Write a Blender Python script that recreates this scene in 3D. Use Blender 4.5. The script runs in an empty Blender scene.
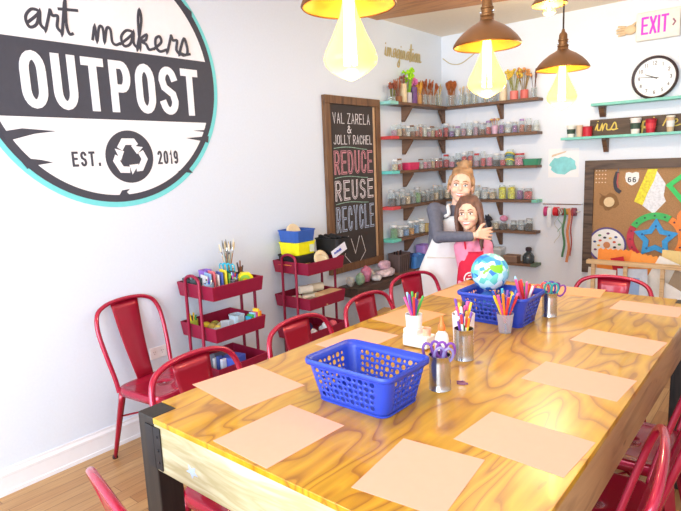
import bpy, bmesh, math, random
from mathutils import Vector, Matrix
R_ = random.Random(7)
C = bpy.context.scene.collection
PI = math.pi
# ------------------------------------------------------------------ camera
FPX = 555.95
CP = Vector((3.286, -5.855, 1.739))
FW = Vector((-.6332, .7566, -.1640)).normalized()
RT = Vector((.7705, .6363, -.0397)); RT = (RT - FW*RT.dot(FW)).normalized()
UP = RT.cross(FW)
cam = bpy.data.objects.new('camera', bpy.data.cameras.new('camera'))
C.objects.link(cam)
M = Matrix((RT, UP, -FW)).transposed().to_4x4(); M.translation = CP
cam.matrix_world = M
cam.data.sensor_width = 36; cam.data.lens = 36*FPX/681; cam.data.clip_start = .02
bpy.context.scene.camera = cam
def ray(px, py): return FW + RT*((px-340.5)/FPX) + UP*((255.5-py)/FPX)
def at(px, py, ax, val):
    d = ray(px, py); return CP + d*((val-CP[ax])/d[ax])
def atd(px, py, dep): return CP + ray(px, py)*dep
TZ = .988
# ------------------------------------------------------------------ materials
def lin(c): return tuple(((x/255)/12.92 if x/255 <= .04045 else ((x/255+.055)/1.055)**2.4) for x in c)
MC = {}
def mat(rgb, rough=.5, metal=0, var=.06, bump=0, scale=30, emit=0, spec=.5, coat=0, alpha=1, name=None):
    key = (tuple(rgb), rough, metal, var, bump, scale, emit, spec, coat, alpha)
    if key in MC: return MC[key]
    m = bpy.data.materials.new(name or 'mat'); m.use_nodes = True
    nt = m.node_tree; b = nt.nodes['Principled BSDF']
    c = lin(rgb)
    tc = nt.nodes.new('ShaderNodeTexCoord'); no = nt.nodes.new('ShaderNodeTexNoise')
    no.inputs['Scale'].default_value = scale; no.inputs['Detail'].default_value = 3
    nt.links.new(tc.outputs['Object'], no.inputs['Vector'])
    rp = nt.nodes.new('ShaderNodeValToRGB')
    rp.color_ramp.elements[0].position = .3; rp.color_ramp.elements[1].position = .7
    rp.color_ramp.elements[0].color = (*[x*(1-var) for x in c], 1)
    rp.color_ramp.elements[1].color = (*[min(1, x*(1+var)) for x in c], 1)
    nt.links.new(no.outputs['Fac'], rp.inputs['Fac']); nt.links.new(rp.outputs['Color'], b.inputs['Base Color'])
    b.inputs['Roughness'].default_value = rough; b.inputs['Metallic'].default_value = metal
    b.inputs['Specular IOR Level'].default_value = spec
    if coat: b.inputs['Coat Weight'].default_value = coat; b.inputs['Coat Roughness'].default_value = .08
    if emit: b.inputs['Emission Color'].default_value = (*c, 1); b.inputs['Emission Strength'].default_value = emit
    if alpha < 1: b.inputs['Alpha'].default_value = alpha
    if bump:
        bn = nt.nodes.new('ShaderNodeBump'); bn.inputs['Strength'].default_value = bump; bn.inputs['Distance'].default_value = .01
        nt.links.new(no.outputs['Fac'], bn.inputs['Height']); nt.links.new(bn.outputs['Normal'], b.inputs['Normal'])
    MC[key] = m; return m
def glass(tint=(235, 245, 245), clear=.7, rough=.05, emit=None, es=0, name='glass'):
    key = ('g', tint, clear, rough, emit, es)
    if key in MC: return MC[key]
    m = bpy.data.materials.new(name); m.use_nodes = True; nt = m.node_tree
    for n in list(nt.nodes): nt.nodes.remove(n)
    out = nt.nodes.new('ShaderNodeOutputMaterial')
    tr = nt.nodes.new('ShaderNodeBsdfTransparent'); tr.inputs['Color'].default_value = (*lin(tint), 1)
    pb = nt.nodes.new('ShaderNodeBsdfPrincipled'); pb.inputs['Base Color'].default_value = (*lin(tint), 1)
    pb.inputs['Roughness'].default_value = rough; pb.inputs['Specular IOR Level'].default_value = 1
    if emit: pb.inputs['Emission Color'].default_value = (*lin(emit), 1); pb.inputs['Emission Strength'].default_value = es
    mx = nt.nodes.new('ShaderNodeMixShader'); lw = nt.nodes.new('ShaderNodeLayerWeight'); lw.inputs['Blend'].default_value = .35
    mp = nt.nodes.new('ShaderNodeMapRange'); mp.inputs['To Min'].default_value = 1-clear; mp.inputs['To Max'].default_value = min(1, 1.35-clear)
    nt.links.new(lw.outputs['Facing'], mp.inputs['Value']); nt.links.new(mp.outputs['Result'], mx.inputs['Fac'])
    nt.links.new(tr.outputs[0], mx.inputs[1]); nt.links.new(pb.outputs[0], mx.inputs[2]); nt.links.new(mx.outputs[0], out.inputs[0])
    MC[key] = m; return m
def wood(cols, scale=1.0, axis=0, stretch=12, rough=.4, coat=0, knots=False, name='wood'):
    m = bpy.data.materials.new(name); m.use_nodes = True; nt = m.node_tree; b = nt.nodes['Principled BSDF']
    tc = nt.nodes.new('ShaderNodeTexCoord'); mp = nt.nodes.new('ShaderNodeMapping')
    s = [scale*stretch]*3; s[axis] = scale; mp.inputs['Scale'].default_value = s
    nt.links.new(tc.outputs['Object'], mp.inputs['Vector'])
    n1 = nt.nodes.new('ShaderNodeTexNoise'); n1.inputs['Scale'].default_value = 2.2; n1.inputs['Detail'].default_value = 5; n1.inputs['Distortion'].default_value = .6
    nt.links.new(mp.outputs[0], n1.inputs['Vector'])
    rp = nt.nodes.new('ShaderNodeValToRGB'); cr = rp.color_ramp
    cr.elements[0].position = .3; cr.elements[0].color = (*lin(cols[0]), 1)
    cr.elements[1].position = .7; cr.elements[1].color = (*lin(cols[-1]), 1)
    for i, c in enumerate(cols[1:-1]):
        e = cr.elements.new(.3+.4*(i+1)/(len(cols)-1)); e.color = (*lin(c), 1)
    nt.links.new(n1.outputs['Fac'], rp.inputs['Fac'])
    src = rp.outputs['Color']
    if knots:
        vo = nt.nodes.new('ShaderNodeTexVoronoi'); vo.inputs['Scale'].default_value = 5
        mq = nt.nodes.new('ShaderNodeMapping'); q = [2.2]*3; q[axis] = .8; mq.inputs['Scale'].default_value = q
        nt.links.new(tc.outputs['Object'], mq.inputs['Vector']); nt.links.new(mq.outputs[0], vo.inputs['Vector'])
        kr = nt.nodes.new('ShaderNodeValToRGB'); kr.color_ramp.elements[0].position = .03; kr.color_ramp.elements[0].color = (1, 1, 1, 1)
        kr.color_ramp.elements[1].position = .1; kr.color_ramp.elements[1].color = (0, 0, 0, 1)
        nt.links.new(vo.outputs['Distance'], kr.inputs['Fac'])
        mx = nt.nodes.new('ShaderNodeMix'); mx.data_type = 'RGBA'; mx.inputs['B'].default_value = (*lin((120, 82, 50)), 1)
        nt.links.new(kr.outputs['Color'], mx.inputs['Factor']); nt.links.new(src, mx.inputs['A']); src = mx.outputs['Result']
    nt.links.new(src, b.inputs['Base Color']); b.inputs['Roughness'].default_value = rough
    if coat: b.inputs['Coat Weight'].default_value = coat; b.inputs['Coat Roughness'].default_value = .06
    return m
def plywood():
    m = bpy.data.materials.new('plywood'); m.use_nodes = True; nt = m.node_tree; b = nt.nodes['Principled BSDF']; L = nt.links.new
    tc = nt.nodes.new('ShaderNodeTexCoord'); mp = nt.nodes.new('ShaderNodeMapping'); mp.inputs['Scale'].default_value = (2.9, .8, 1)
    L(tc.outputs['Object'], mp.inputs['Vector'])
    n1 = nt.nodes.new('ShaderNodeTexNoise'); n1.inputs['Scale'].default_value = 1.5; n1.inputs['Detail'].default_value = 2.2; n1.inputs['Roughness'].default_value = .42; n1.inputs['Distortion'].default_value = .5
    L(mp.outputs[0], n1.inputs['Vector'])
    mu = nt.nodes.new('ShaderNodeMath'); mu.operation = 'MULTIPLY'; mu.inputs[1].default_value = 12; L(n1.outputs['Fac'], mu.inputs[0])
    fr = nt.nodes.new('ShaderNodeMath'); fr.operation = 'FRACT'; L(mu.outputs[0], fr.inputs[0])
    rp = nt.nodes.new('ShaderNodeValToRGB'); cr = rp.color_ramp
    cr.elements[0].position = 0; cr.elements[0].color = (*lin((190, 138, 26)), 1)
    cr.elements[1].position = 1; cr.elements[1].color = (*lin((174, 120, 24)), 1)
    for p_, c in ((.14, (200, 152, 28)), (.5, (208, 162, 36)), (.8, (192, 140, 24)), (.95, (160, 108, 22))):
        e = cr.elements.new(p_); e.color = (*lin(c), 1)
    L(fr.outputs[0], rp.inputs['Fac'])
    n2 = nt.nodes.new('ShaderNodeTexNoise'); n2.inputs['Scale'].default_value = 3; n2.inputs['Detail'].default_value = 6
    m2 = nt.nodes.new('ShaderNodeMapping'); m2.inputs['Scale'].default_value = (14, .8, 1); L(tc.outputs['Object'], m2.inputs['Vector']); L(m2.outputs[0], n2.inputs['Vector'])
    r2 = nt.nodes.new('ShaderNodeValToRGB'); r2.color_ramp.elements[0].position = .3; r2.color_ramp.elements[0].color = (.72, .68, .6, 1); r2.color_ramp.elements[1].position = .62; r2.color_ramp.elements[1].color = (1.0, 1, 1, 1)
    L(n2.outputs['Fac'], r2.inputs['Fac'])
    mx = nt.nodes.new('ShaderNodeMix'); mx.data_type = 'RGBA'; mx.blend_type = 'MULTIPLY'; mx.inputs['Factor'].default_value = .8
    L(rp.outputs['Color'], mx.inputs['A']); L(r2.outputs['Color'], mx.inputs['B'])
    vo = nt.nodes.new('ShaderNodeTexVoronoi'); vo.inputs['Scale'].default_value = 2.3
    m3 = nt.nodes.new('ShaderNodeMapping'); m3.inputs['Scale'].default_value = (1.6, .9, 1); L(tc.outputs['Object'], m3.inputs['Vector']); L(m3.outputs[0], vo.inputs['Vector'])
    kr = nt.nodes.new('ShaderNodeValToRGB'); kr.color_ramp.elements[0].position = .03; kr.color_ramp.elements[0].color = (1, 1, 1, 1)
    kr.color_ramp.elements[1].position = .075; kr.color_ramp.elements[1].color = (0, 0, 0, 1); L(vo.outputs['Distance'], kr.inputs['Fac'])
    my = nt.nodes.new('ShaderNodeMix'); my.data_type = 'RGBA'; my.inputs['B'].default_value = (*lin((130, 66, 30)), 1)
    L(kr.outputs['Color'], my.inputs['Factor']); L(mx.outputs['Result'], my.inputs['A'])
    L(my.outputs['Result'], b.inputs['Base Color']); b.inputs['Roughness'].default_value = .3
    b.inputs['Coat Weight'].default_value = .4; b.inputs['Coat Roughness'].default_value = .05
    return m
def floor_mat():
    m = bpy.data.materials.new('floor'); m.use_nodes = True; nt = m.node_tree; b = nt.nodes['Principled BSDF']; L = nt.links.new
    tc = nt.nodes.new('ShaderNodeTexCoord'); mp = nt.nodes.new('ShaderNodeMapping'); mp.inputs['Rotation'].default_value = (0, 0, PI/2)
    L(tc.outputs['Object'], mp.inputs['Vector'])
    br = nt.nodes.new('ShaderNodeTexBrick'); br.inputs['Scale'].default_value = 1; br.inputs['Brick Width'].default_value = .9; br.inputs['Row Height'].default_value = .085
    br.inputs['Mortar Size'].default_value = .0018; br.inputs['Color1'].default_value = (*lin((196, 158, 108)), 1); br.inputs['Color2'].default_value = (*lin((168, 122, 76)), 1)
    br.inputs['Mortar'].default_value = (*lin((120, 84, 50)), 1); br.inputs['Bias'].default_value = 0
    L(mp.outputs[0], br.inputs['Vector'])
    n = nt.nodes.new('ShaderNodeTexNoise'); m2 = nt.nodes.new('ShaderNodeMapping'); m2.inputs['Scale'].default_value = (30, 2, 1)
    L(tc.outputs['Object'], m2.inputs['Vector']); L(m2.outputs[0], n.inputs['Vector']); n.inputs['Scale'].default_value = 2; n.inputs['Detail'].default_value = 5
    r = nt.nodes.new('ShaderNodeValToRGB'); r.color_ramp.elements[0].color = (.7, .64, .58, 1); r.color_ramp.elements[0].position = .3; r.color_ramp.elements[1].position = .65
    L(n.outputs['Fac'], r.inputs['Fac'])
    mx = nt.nodes.new('ShaderNodeMix'); mx.data_type = 'RGBA'; mx.blend_type = 'MULTIPLY'; mx.inputs['Factor'].default_value = .8
    L(br.outputs['Color'], mx.inputs['A']); L(r.outputs['Color'], mx.inputs['B']); L(mx.outputs['Result'], b.inputs['Base Color'])
    b.inputs['Roughness'].default_value = .35
    return m
# ------------------------------------------------------------------ mesh builder
class MB:
    def __init__(s): s.v = []; s.f = []; s.mi = []; s.cur = 0; s.rc = 0
    def face(s, f): s.f.append(tuple(f)); s.mi.append(s.cur)
    def box(s, c, d, rz=0, mtx=None):
        n = len(s.v); hx, hy, hz = d[0]/2, d[1]/2, d[2]/2
        T = mtx or (Matrix.Translation(Vector(c)) @ Matrix.Rotation(rz, 4, 'Z'))
        for x in (-hx, hx):
            for y in (-hy, hy):
                for z in (-hz, hz): s.v.append(T @ Vector((x, y, z)))
        for f in ((0,1,3,2),(4,6,7,5),(0,4,5,1),(2,3,7,6),(0,2,6,4),(1,5,7,3)): s.face([n+i for i in f])
        return s
    def tube(s, pts, r, seg=8, caps=True, closed=False):
        pts = [Vector(p) for p in pts]; N = len(pts); rr = r if isinstance(r, (list, tuple)) else [r]*N
        n0 = len(s.v); u = None
        for i, p in enumerate(pts):
            if closed: t = pts[(i+1) % N] - pts[i-1]
            else: t = pts[min(i+1, N-1)] - pts[max(i-1, 0)]
            if t.length < 1e-9: t = Vector((0, 0, 1))
            t.normalize()
            if u is None:
                u = t.orthogonal().normalized()
            else:
                u = u - t*u.dot(t); u = u.normalized() if u.length > 1e-6 else t.orthogonal().normalized()
            w = t.cross(u)
            for k in range(seg):
                a = 2*PI*k/seg; s.v.append(p + (u*math.cos(a) + w*math.sin(a))*rr[i])
        for i in range(N if closed else N-1):
            j = (i+1) % N
            for k in range(seg):
                l = (k+1) % seg; s.face((n0+i*seg+k, n0+i*seg+l, n0+j*seg+l, n0+j*seg+k))
        if caps and not closed:
            s.face([n0+k for k in reversed(range(seg))]); s.face([n0+(N-1)*seg+k for k in range(seg)])
        return s
    def lathe(s, prof, o=(0, 0, 0), seg=16, mtx=None):
        n0 = len(s.v); T = mtx or Matrix.Translation(Vector(o))
        for r, z in prof:
            for k in range(seg):
                a = 2*PI*k/seg; s.v.append(T @ Vector((r*math.cos(a), r*math.sin(a), z)))
        for i in range(len(prof)-1):
            for k in range(seg):
                l = (k+1) % seg; s.face((n0+i*seg+k, n0+i*seg+l, n0+(i+1)*seg+l, n0+(i+1)*seg+k))
        if prof[0][0] > 1e-5: s.face([n0+k for k in reversed(range(seg))])
        if prof[-1][0] > 1e-5: s.face([n0+(len(prof)-1)*seg+k for k in range(seg)])
        return s
    def prism(s, poly, th, fr):
        """poly: 2-D outline, fr: (origin, u, v, n); extruded by th along n"""
        o, u, v, n = [Vector(q) for q in fr]; k = len(poly); n0 = len(s.v)
        for d in (0, th):
            for a, b in poly: s.v.append(o + u*a + v*b + n*d)
        s.face([n0+i for i in reversed(range(k))]); s.face([n0+k+i for i in range(k)])
        for i in range(k):
            j = (i+1) % k; s.face((n0+i, n0+j, n0+k+j, n0+k+i))
        return s
    def ribbon(s, pts, w, th, fr, closed=False):
        pts = [Vector(p) for p in pts]
        q = [pts[0]]
        for p in pts[1:]:
            if (p-q[-1]).length > 1e-6: q.append(p)
        pts = q; N = len(pts)
        if N < 2: return s
        s.rc += 1; th = th + .00013*(s.rc % 5)
        o, u, v, n = [Vector(a) for a in fr]; n0 = len(s.v)
        for i, p in enumerate(pts):
            if closed: a = (pts[i]-pts[i-1]).normalized(); b = (pts[(i+1) % N]-pts[i]).normalized()
            else:
                a = (pts[i]-pts[i-1]).normalized() if i else (pts[1]-pts[0]).normalized()
                b = (pts[i+1]-pts[i]).normalized() if i < N-1 else a
            na = Vector((-a.y, a.x)); nb = Vector((-b.y, b.x)); m = na+nb
            m = m/max(m.length, 1e-6); k = w/2/max(.45, m.dot(na))
            for sg in (1, -1):
                e = p + m*k*sg
                for d in (0, th+i*2.5e-5): s.v.append(o + u*e.x + v*e.y + n*d)
        for i in range(N if closed else N-1):
            a = n0+4*i; b = n0+4*((i+1) % N)
            s.face((a+1, a+3, b+3, b+1)); s.face((a, b, b+2, a+2)); s.face((a, a+1, b+1, b)); s.face((a+2, b+2, b+3, a+3))
        if not closed:
            s.face((n0, n0+2, n0+3, n0+1)); b = n0+4*(N-1); s.face((b, b+1, b+3, b+2))
        return s
    def ell(s, c, r, seg=14, rings=9, mtx=None):
        T = (Matrix.Translation(Vector(c)) @ (mtx or Matrix.Identity(4)) @ Matrix.Diagonal((*r, 1)))
        prof = [(max(1e-6, math.sin(PI*i/rings)), -math.cos(PI*i/rings)) for i in range(rings+1)]
        return s.lathe(prof, seg=seg, mtx=T)
    def build(s, name, m, parent=None, smooth=True, bevel=0, solid=0, kind=None, loc=None, sub=0):
        me = bpy.data.meshes.new(name); me.from_pydata([tuple(v) for v in s.v], [], s.f)
        ms = m if isinstance(m, (list, tuple)) else [m]
        for x in ms: me.materials.append(x)
        if len(ms) > 1: me.polygons.foreach_set('material_index', s.mi)
        bm = bmesh.new(); bm.from_mesh(me); (None if s.rc else bmesh.ops.remove_doubles(bm, verts=bm.verts, dist=1e-6))
        bmesh.ops.recalc_face_normals(bm, faces=bm.faces); bm.to_mesh(me); bm.free()
        if smooth:
            me.polygons.foreach_set('use_smooth', [True]*len(me.polygons)); me.set_sharp_from_angle(angle=R(38))
        o = bpy.data.objects.new(name, me); C.objects.link(o)
        if parent: o.parent = parent
        if loc: o.location = loc
        if sub:
            q = o.modifiers.new('s', 'SUBSURF'); q.levels = sub; q.render_levels = sub
        if solid:
            q = o.modifiers.new('t', 'SOLIDIFY'); q.thickness = solid; q.offset = 0
        if bevel:
            q = o.modifiers.new('b', 'BEVEL'); q.width = bevel; q.segments = 2; q.limit_method = 'ANGLE'
        if kind: o['kind'] = kind
        return o
R = math.radians
def tag(o, label, cat, group=None, kind=None):
    if label: o['label'] = label
    if cat: o['category'] = cat
    if group: o['group'] = group
    if kind: o['kind'] = kind
    return o
def empty(name, loc=(0, 0, 0), rz=0):
    o = bpy.data.objects.new(name, None); C.objects.link(o); o.location = loc; o.rotation_euler = (0, 0, rz); o.empty_display_size = .05
    return o
def copy_tree(o, parent=None):
    c = o.copy(); C.objects.link(c)
    if parent: c.parent = parent
    for ch in [x for x in KIDS(o)]: copy_tree(ch, c)
    return c
def KIDS(o): return [x for x in C.objects if x.parent == o]
def spl(pts, n=6, closed=False):
    P = [Vector(p) for p in pts]; out = []; N = len(P)
    for i in range(N if closed else N-1):
        if closed: a, b, c, d = P[i-1], P[i], P[(i+1) % N], P[(i+2) % N]
        else: a, b, c, d = P[max(i-1, 0)], P[i], P[i+1], P[min(i+2, N-1)]
        for k in range(n):
            t = k/n; out.append(.5*((2*b)+(c-a)*t+(2*a-5*b+4*c-d)*t*t+(3*b-a-3*c+d)*t**3))
    if not closed: out.append(P[-1])
    return out
def arc(cx, cy, rx, ry, a0, a1, n=10): return [(cx+rx*math.cos(R(a0+(a1-a0)*i/n)), cy+ry*math.sin(R(a0+(a1-a0)*i/n))) for i in range(n+1)]
# ------------------------------------------------------------------ lettering
def G():
    g = {}
    g['O'] = [arc(.5, .7, .5, .3, 0, 180)+arc(.5, .3, .5, .3, 180, 360)+[(1, .7)]]
    g['U'] = [[(0, 1)]+arc(.5, .3, .5, .3, 180, 360)+[(1, 1)]]
    g['T'] = [[(0, 1), (1, 1)], [(.5, 1), (.5, 0)]]
    g['P'] = [[(0, 0), (0, 1), (.6, 1)]+arc(.6, .73, .4, .27, 90, -90)+[(0, .46)]]
    g['R'] = g['P']+[[(.45, .46), (1, 0)]]
    g['S'] = [arc(.5, .75, .5, .25, 20, 180)+[(.15, .58), (.85, .42)]+arc(.5, .25, .5, .25, 0, -160)]
    g['E'] = [[(1, 1), (0, 1), (0, 0), (1, 0)], [(0, .52), (.85, .52)]]
    g['D'] = [[(0, 0), (0, 1), (.45, 1)]+arc(.45, .5, .55, .5, 90, -90)+[(0, 0)]]
    g['C'] = [arc(.5, .7, .5, .3, 0, 180)+arc(.5, .3, .5, .3, 180, 360)]
    g['A'] = [[(0, 0), (.5, 1), (1, 0)], [(.2, .35), (.8, .35)]]
    g['H'] = [[(0, 0), (0, 1)], [(1, 0), (1, 1)], [(0, .5), (1, .5)]]
    g['I'] = [[(.5, 0), (.5, 1)]]
    g['J'] = [arc(.5, .25, .5, .25, 200, 360)+[(1, 1)]]
    g['L'] = [[(0, 1), (0, 0), (1, 0)]]
    g['V'] = [[(0, 1), (.5, 0), (1, 1)]]
    g['X'] = [[(0, 0), (1, 1)], [(0, 1), (1, 0)]]
    g['Y'] = [[(0, 1), (.5, .5), (1, 1)], [(.5, .5), (.5, 0)]]
    g['Z'] = [[(0, 1), (1, 1), (0, 0), (1, 0)]]
    g['&'] = [[(1, 0), (.25, .75)]+arc(.45, .82, .22, .18, 190, -10, 8)+[(.1, .4)]+arc(.4, .2, .35, .2, 160, 330, 8)+[(1, .5)]]
    g['.'] = [[(.3, .0), (.3, .09)]]
    g['0'] = g['O']; g['1'] = [[(.2, .8), (.55, 1), (.55, 0)]]
    g['2'] = [arc(.5, .72, .5, .28, 160, -20)+[(0, 0), (1, 0)]]
    g['3'] = [arc(.45, .75, .45, .25, 150, -90, 8)+arc(.45, .25, .5, .27, 90, -150, 8)]
    g['4'] = [[(.75, 0), (.75, 1), (0, .3), (1, .3)]]
    g['5'] = [[(.9, 1), (.1, 1), (.05, .55)]+arc(.45, .32, .5, .32, 120, -150, 9)]
    g['6'] = [[(.85, .92)]+arc(.5, .7, .5, .3, 70, 180, 6)+arc(.5, .3, .5, .3, 180, 540, 16)]
    g['7'] = [[(0, 1), (1, 1), (.35, 0)]]
    g['8'] = [arc(.5, .76, .42, .24, -90, 270, 14), arc(.5, .27, .5, .27, 90, 450, 14)]
    g['9'] = [arc(.5, .7, .5, .3, 0, 360, 14)+arc(.5, .3, .5, .3, 0, -130, 7)]
    return g
GL = G()
def word(mb, txt, x0, y0, w, h, sw, th, fr, gap=.35, x1=None):
    """block capitals from x0; w letter width, h height, sw stroke width"""
    x = x0; iw = w-sw; ih = h-sw
    for ch in txt:
        if ch == ' ': x += w*.7; continue
        adv = {'.': .35, 'I': .35, '1': .6}.get(ch, 1)
        for st in GL[ch]:
            if ch == 'I': pts = [(x+sw/2, y0+sw/2+b*ih) for a, b in st]
            elif ch == '1': pts = [(x+sw/2+a*iw*.6, y0+sw/2+b*ih) for a, b in st]
            else: pts = [(x+sw/2+a*iw, y0+sw/2+b*ih) for a, b in st]
            ends = st[0] != st[-1]
            if ends and len(pts) > 1:   # square caps
                a, b = Vector(pts[0]), Vector(pts[1]); e = a-(b-a).normalized()*sw/2; pts[0] = tuple(e)
                a, b = Vector(pts[-1]), Vector(pts[-2]); e = a-(b-a).normalized()*sw/2; pts[-1] = tuple(e)
            mb.ribbon(pts, sw, th, fr)
        x += w*adv + w*gap
    return x
CUR = {
 'a': (.95, [(.1,.2),(.75,.88),(.42,1),(.1,.55),(.22,.05),(.58,.25),(.8,.97),(.76,.3),(.95,.05)]),
 'r': (.8, [(.05,.1),(.3,.95),(.36,1.15),(.45,.88),(.7,.88),(.62,.3),(.8,.05)]),
 't': (.62, [(.05,.1),(.36,1.9),(.3,.6),(.4,.05),(.62,.1)]),
 'm': (1.4, [(0,.1),(.18,.95),(.22,.08),(.4,.92),(.58,.88),(.6,.1),(.78,.92),(.97,.88),(1.0,.2),(1.18,.03),(1.4,.15)]),
 'n': (1.0, [(0,.1),(.18,.95),(.22,.08),(.42,.92),(.62,.85),(.62,.2),(.8,.03),(1,.15)]),
 'k': (.95, [(0,.1),(.35,1.7),(.3,2.4),(.17,1.7),(.15,.05),(.22,.6),(.58,.95),(.5,.6),(.2,.5),(.5,.35),(.65,.05),(.95,.15)]),
 'e': (.75, [(0,.15),(.45,.6),(.4,.97),(.15,.8),(.12,.3),(.35,.03),(.75,.2)]),
 's': (.7, [(0,.1),(.35,1.1),(.52,.6),(.5,.15),(.25,0),(.1,.1),(.35,.05),(.7,.15)]),
 'i': (.5, [(0,.1),(.22,.95),(.22,.2),(.35,.03),(.5,.12)]),
 'g': (.9, [(.1,.15),(.7,.85),(.4,1),(.1,.55),(.25,.05),(.6,.25),(.74,.95),(.66,-.5),(.4,-1),(.15,-.7),(.9,.12)]),
 'o': (.82, [(0,.15),(.5,.97),(.2,.8),(.12,.25),(.4,0),(.66,.35),(.55,.92),(.82,.8)]),
 'p': (.9, [(0,.1),(.2,.95),(.1,-1),(.15,.6),(.45,1),(.66,.6),(.4,.02),(.2,.15),(.9,.15)]),
}
def script(txt, x0, y0, xh, sx=1.0, slope=0):
    """returns a list of 2-D strokes of joined-up lower-case writing"""
    out = []; cur = []; x = x0
    for ch in txt:
        if ch == ' ':
            if cur: out.append(cur); cur = []
            x += xh*.7*sx; continue
        adv, pts = CUR[ch]
        for a, b in pts: cur.append((x+a*xh*sx, y0+b*xh+slope*(x-x0)))
        if ch == 't': out.append([(x-.05*xh*sx, y0+1.32*xh+slope*(x-x0)), (x+1.0*xh*sx, y0+1.42*xh+slope*(x-x0))])
        if ch == 'i': out.append([(x+.25*xh*sx, y0+1.35*xh+slope*(x-x0)), (x+.28*xh*sx, y0+1.48*xh+slope*(x-x0))])
        x += adv*xh*sx
    if cur: out.append(cur)
    return [spl([(*p, 0) for p in s_], 5) if len(s_) > 2 else [Vector((*p, 0)) for p in s_] for s_ in out]
def put_script(mb, strokes, w, th, fr):
    for s_ in strokes: mb.ribbon([(p.x, p.y) for p in s_], w, th, fr)
LW = lambda y, z, d=0: (Vector((d, y, z)), Vector((0, 1, 0)), Vector((0, 0, 1)), Vector((1, 0, 0)))    # frame on the left wall
BW = lambda x, z, d=0: (Vector((x, -d, z)), Vector((1, 0, 0)), Vector((0, 0, 1)), Vector((0, -1, 0)))  # frame on the back wall
# ------------------------------------------------------------------ the room
def struct(mb, name, m, **k): return mb.build(name, m, kind='structure', smooth=False, **k)
def wallmat(rgb): return mat(rgb, .55, var=.012, bump=.04, scale=60, spec=.3)
WW = wallmat((232, 237, 246))
struct(MB().box((2.2, -4.2, -.05), (4.6, 8.6, .1)), 'floor', floor_mat())
struct(MB().box((-.05, -4.15, 1.6), (.1, 8.5, 3.4)), 'wall_left', wallmat((222, 233, 247)))
struct(MB().box((2.2, .05, 1.6), (4.4, .1, 3.4)), 'wall_back', WW)
struct(MB().box((4.45, -4.15, 1.6), (.1, 8.5, 3.4)), 'wall_right', WW)
struct(MB().prism([(0, 0), (4.4, 0), (4.4, -.05), (0, -1.24)], .1, ((0, 0, 3.1), (1, 0, 0), (0, 1, 0), (0, 0, 1))), 'ceiling', mat((240, 228, 210), .8, var=.02))
struct(MB().prism([(0, -1.24), (4.4, -.02), (4.4, -8.4), (0, -8.4)], .12, ((0, 0, 3.08), (1, 0, 0), (0, 1, 0), (0, 0, 1))), 'ceiling', wood([(176, 122, 72), (196, 140, 86), (156, 104, 62)], 1, 0, 8, .5, name='ceiling_boards'))
BB = mat((238, 240, 246), .4, var=.01)
def baseb(name, o, u, n, L):
    mb = MB()
    prof = [(0, 0), (.016, 0), (.016, .022), (.011, .026), (.011, .105), (.015, .108), (.015, .122), (.006, .135), (.006, .15), (0, .15)]
    mb.prism(prof, L, (o, n, (0, 0, 1), u)); return mb.build(name, BB, kind='structure', smooth=False)
baseb('baseboard_left', (0, -8.35, 0), (0, 1, 0), (1, 0, 0), 8.33)
baseb('baseboard_back', (.02, 0, 0), (1, 0, 0), (0, -1, 0), 4.37)
# ------------------------------------------------------------------ round shop logo on the left wall
dark = mat((66, 68, 80), .6, var=.05); wht = mat((244, 245, 250), .5, var=.01); teal_r = mat((120, 222, 226), .5, var=.03)
LC = (-4.021, 2.312); LR = .79
lg = tag(empty('logo_sign', (0, LC[0], LC[1])), 'big round black and white shop logo with a teal rim on the left wall', 'sign')
def fl(d): return ((d, 0, 0), (0, LR, 0), (0, 0, LR), (1, 0, 0))
def circ(r, n=96, c=(0, 0)): return [(c[0]+r*math.cos(2*PI*i/n), c[1]+r*math.sin(2*PI*i/n)) for i in range(n)]
MB().prism(circ(1.0), .004, fl(0)).build('rim', teal_r, lg, smooth=False)
MB().prism(circ(.965, c=(-.004, .006)), .003, fl(.004)).build('ring', dark, lg, smooth=False)
def cap(v0, up, r=.905, n=60):  # white circle segment above / below height v0
    a = math.asin(v0/r); a0, a1 = (a, PI-a) if up else (PI-a, 2*PI+a)
    return [(r*math.cos(a0+(a1-a0)*i/n), r*math.sin(a0+(a1-a0)*i/n)) for i in range(n+1)]
MB().prism(cap(.2, True), .002, fl(.007)).build('upper_field', wht, lg, smooth=False)
MB().prism(cap(-.325, False), .002, fl(.007)).build('lower_field', wht, lg, smooth=False)
mb = MB()
for poly in ([(-.84, -.43), (-.70, -.405), (-.47, -.42), (-.62, -.44), (-.8, -.49)], [(.62, -.46), (.86, -.44), (.85, -.5), (.82, -.49)],
             [(.7, -.395), (.87, -.385), (.86, -.41)], [(-.75, -.6), (-.6, -.62), (-.52, -.64), (-.66, -.66), (-.70, -.68)],
             [(-.06, -.93), (-.02, -.87), (.05, -.862), (.02, -.885), (.06, -.93)], [(.78, .5), (.70, .58), (.74, .56), (.72, .64), (.78, .60)],
             [(.62, -.72), (.5, -.74), (.66, -.76)]):
    MB().prism(poly, .001, fl(.0092)).build('ragged_cut', dark, lg, smooth=False)
mb = MB(); lf = fl(.0072)
n = 7; w = .172; gp = (1.455-7*w)/6/w
x = word(mb, 'OUTPOST', -.668, -.268, w, .388, .060, .003/LR*.8, lf, gap=gp)
mb.build('lettering', wht, lg, smooth=False)
mb = MB()
mb = MB(); word(mb, 'EST.', -.385, -.675, .047, .11, .017, .0012, fl(.0092), gap=.35); mb.build('small_lettering', dark, lg, smooth=False)
mb = MB(); word(mb, '2019', .325, -.675, .042, .11, .016, .0012, fl(.0092), gap=.35); mb.build('small_lettering', dark, lg, smooth=False)
mb = MB(); mb.prism(circ(.205, 48, (.078, -.61)), .0012, fl(.0092))
mb.build('symbol_disc', dark, lg, smooth=False); mb = MB()
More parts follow.
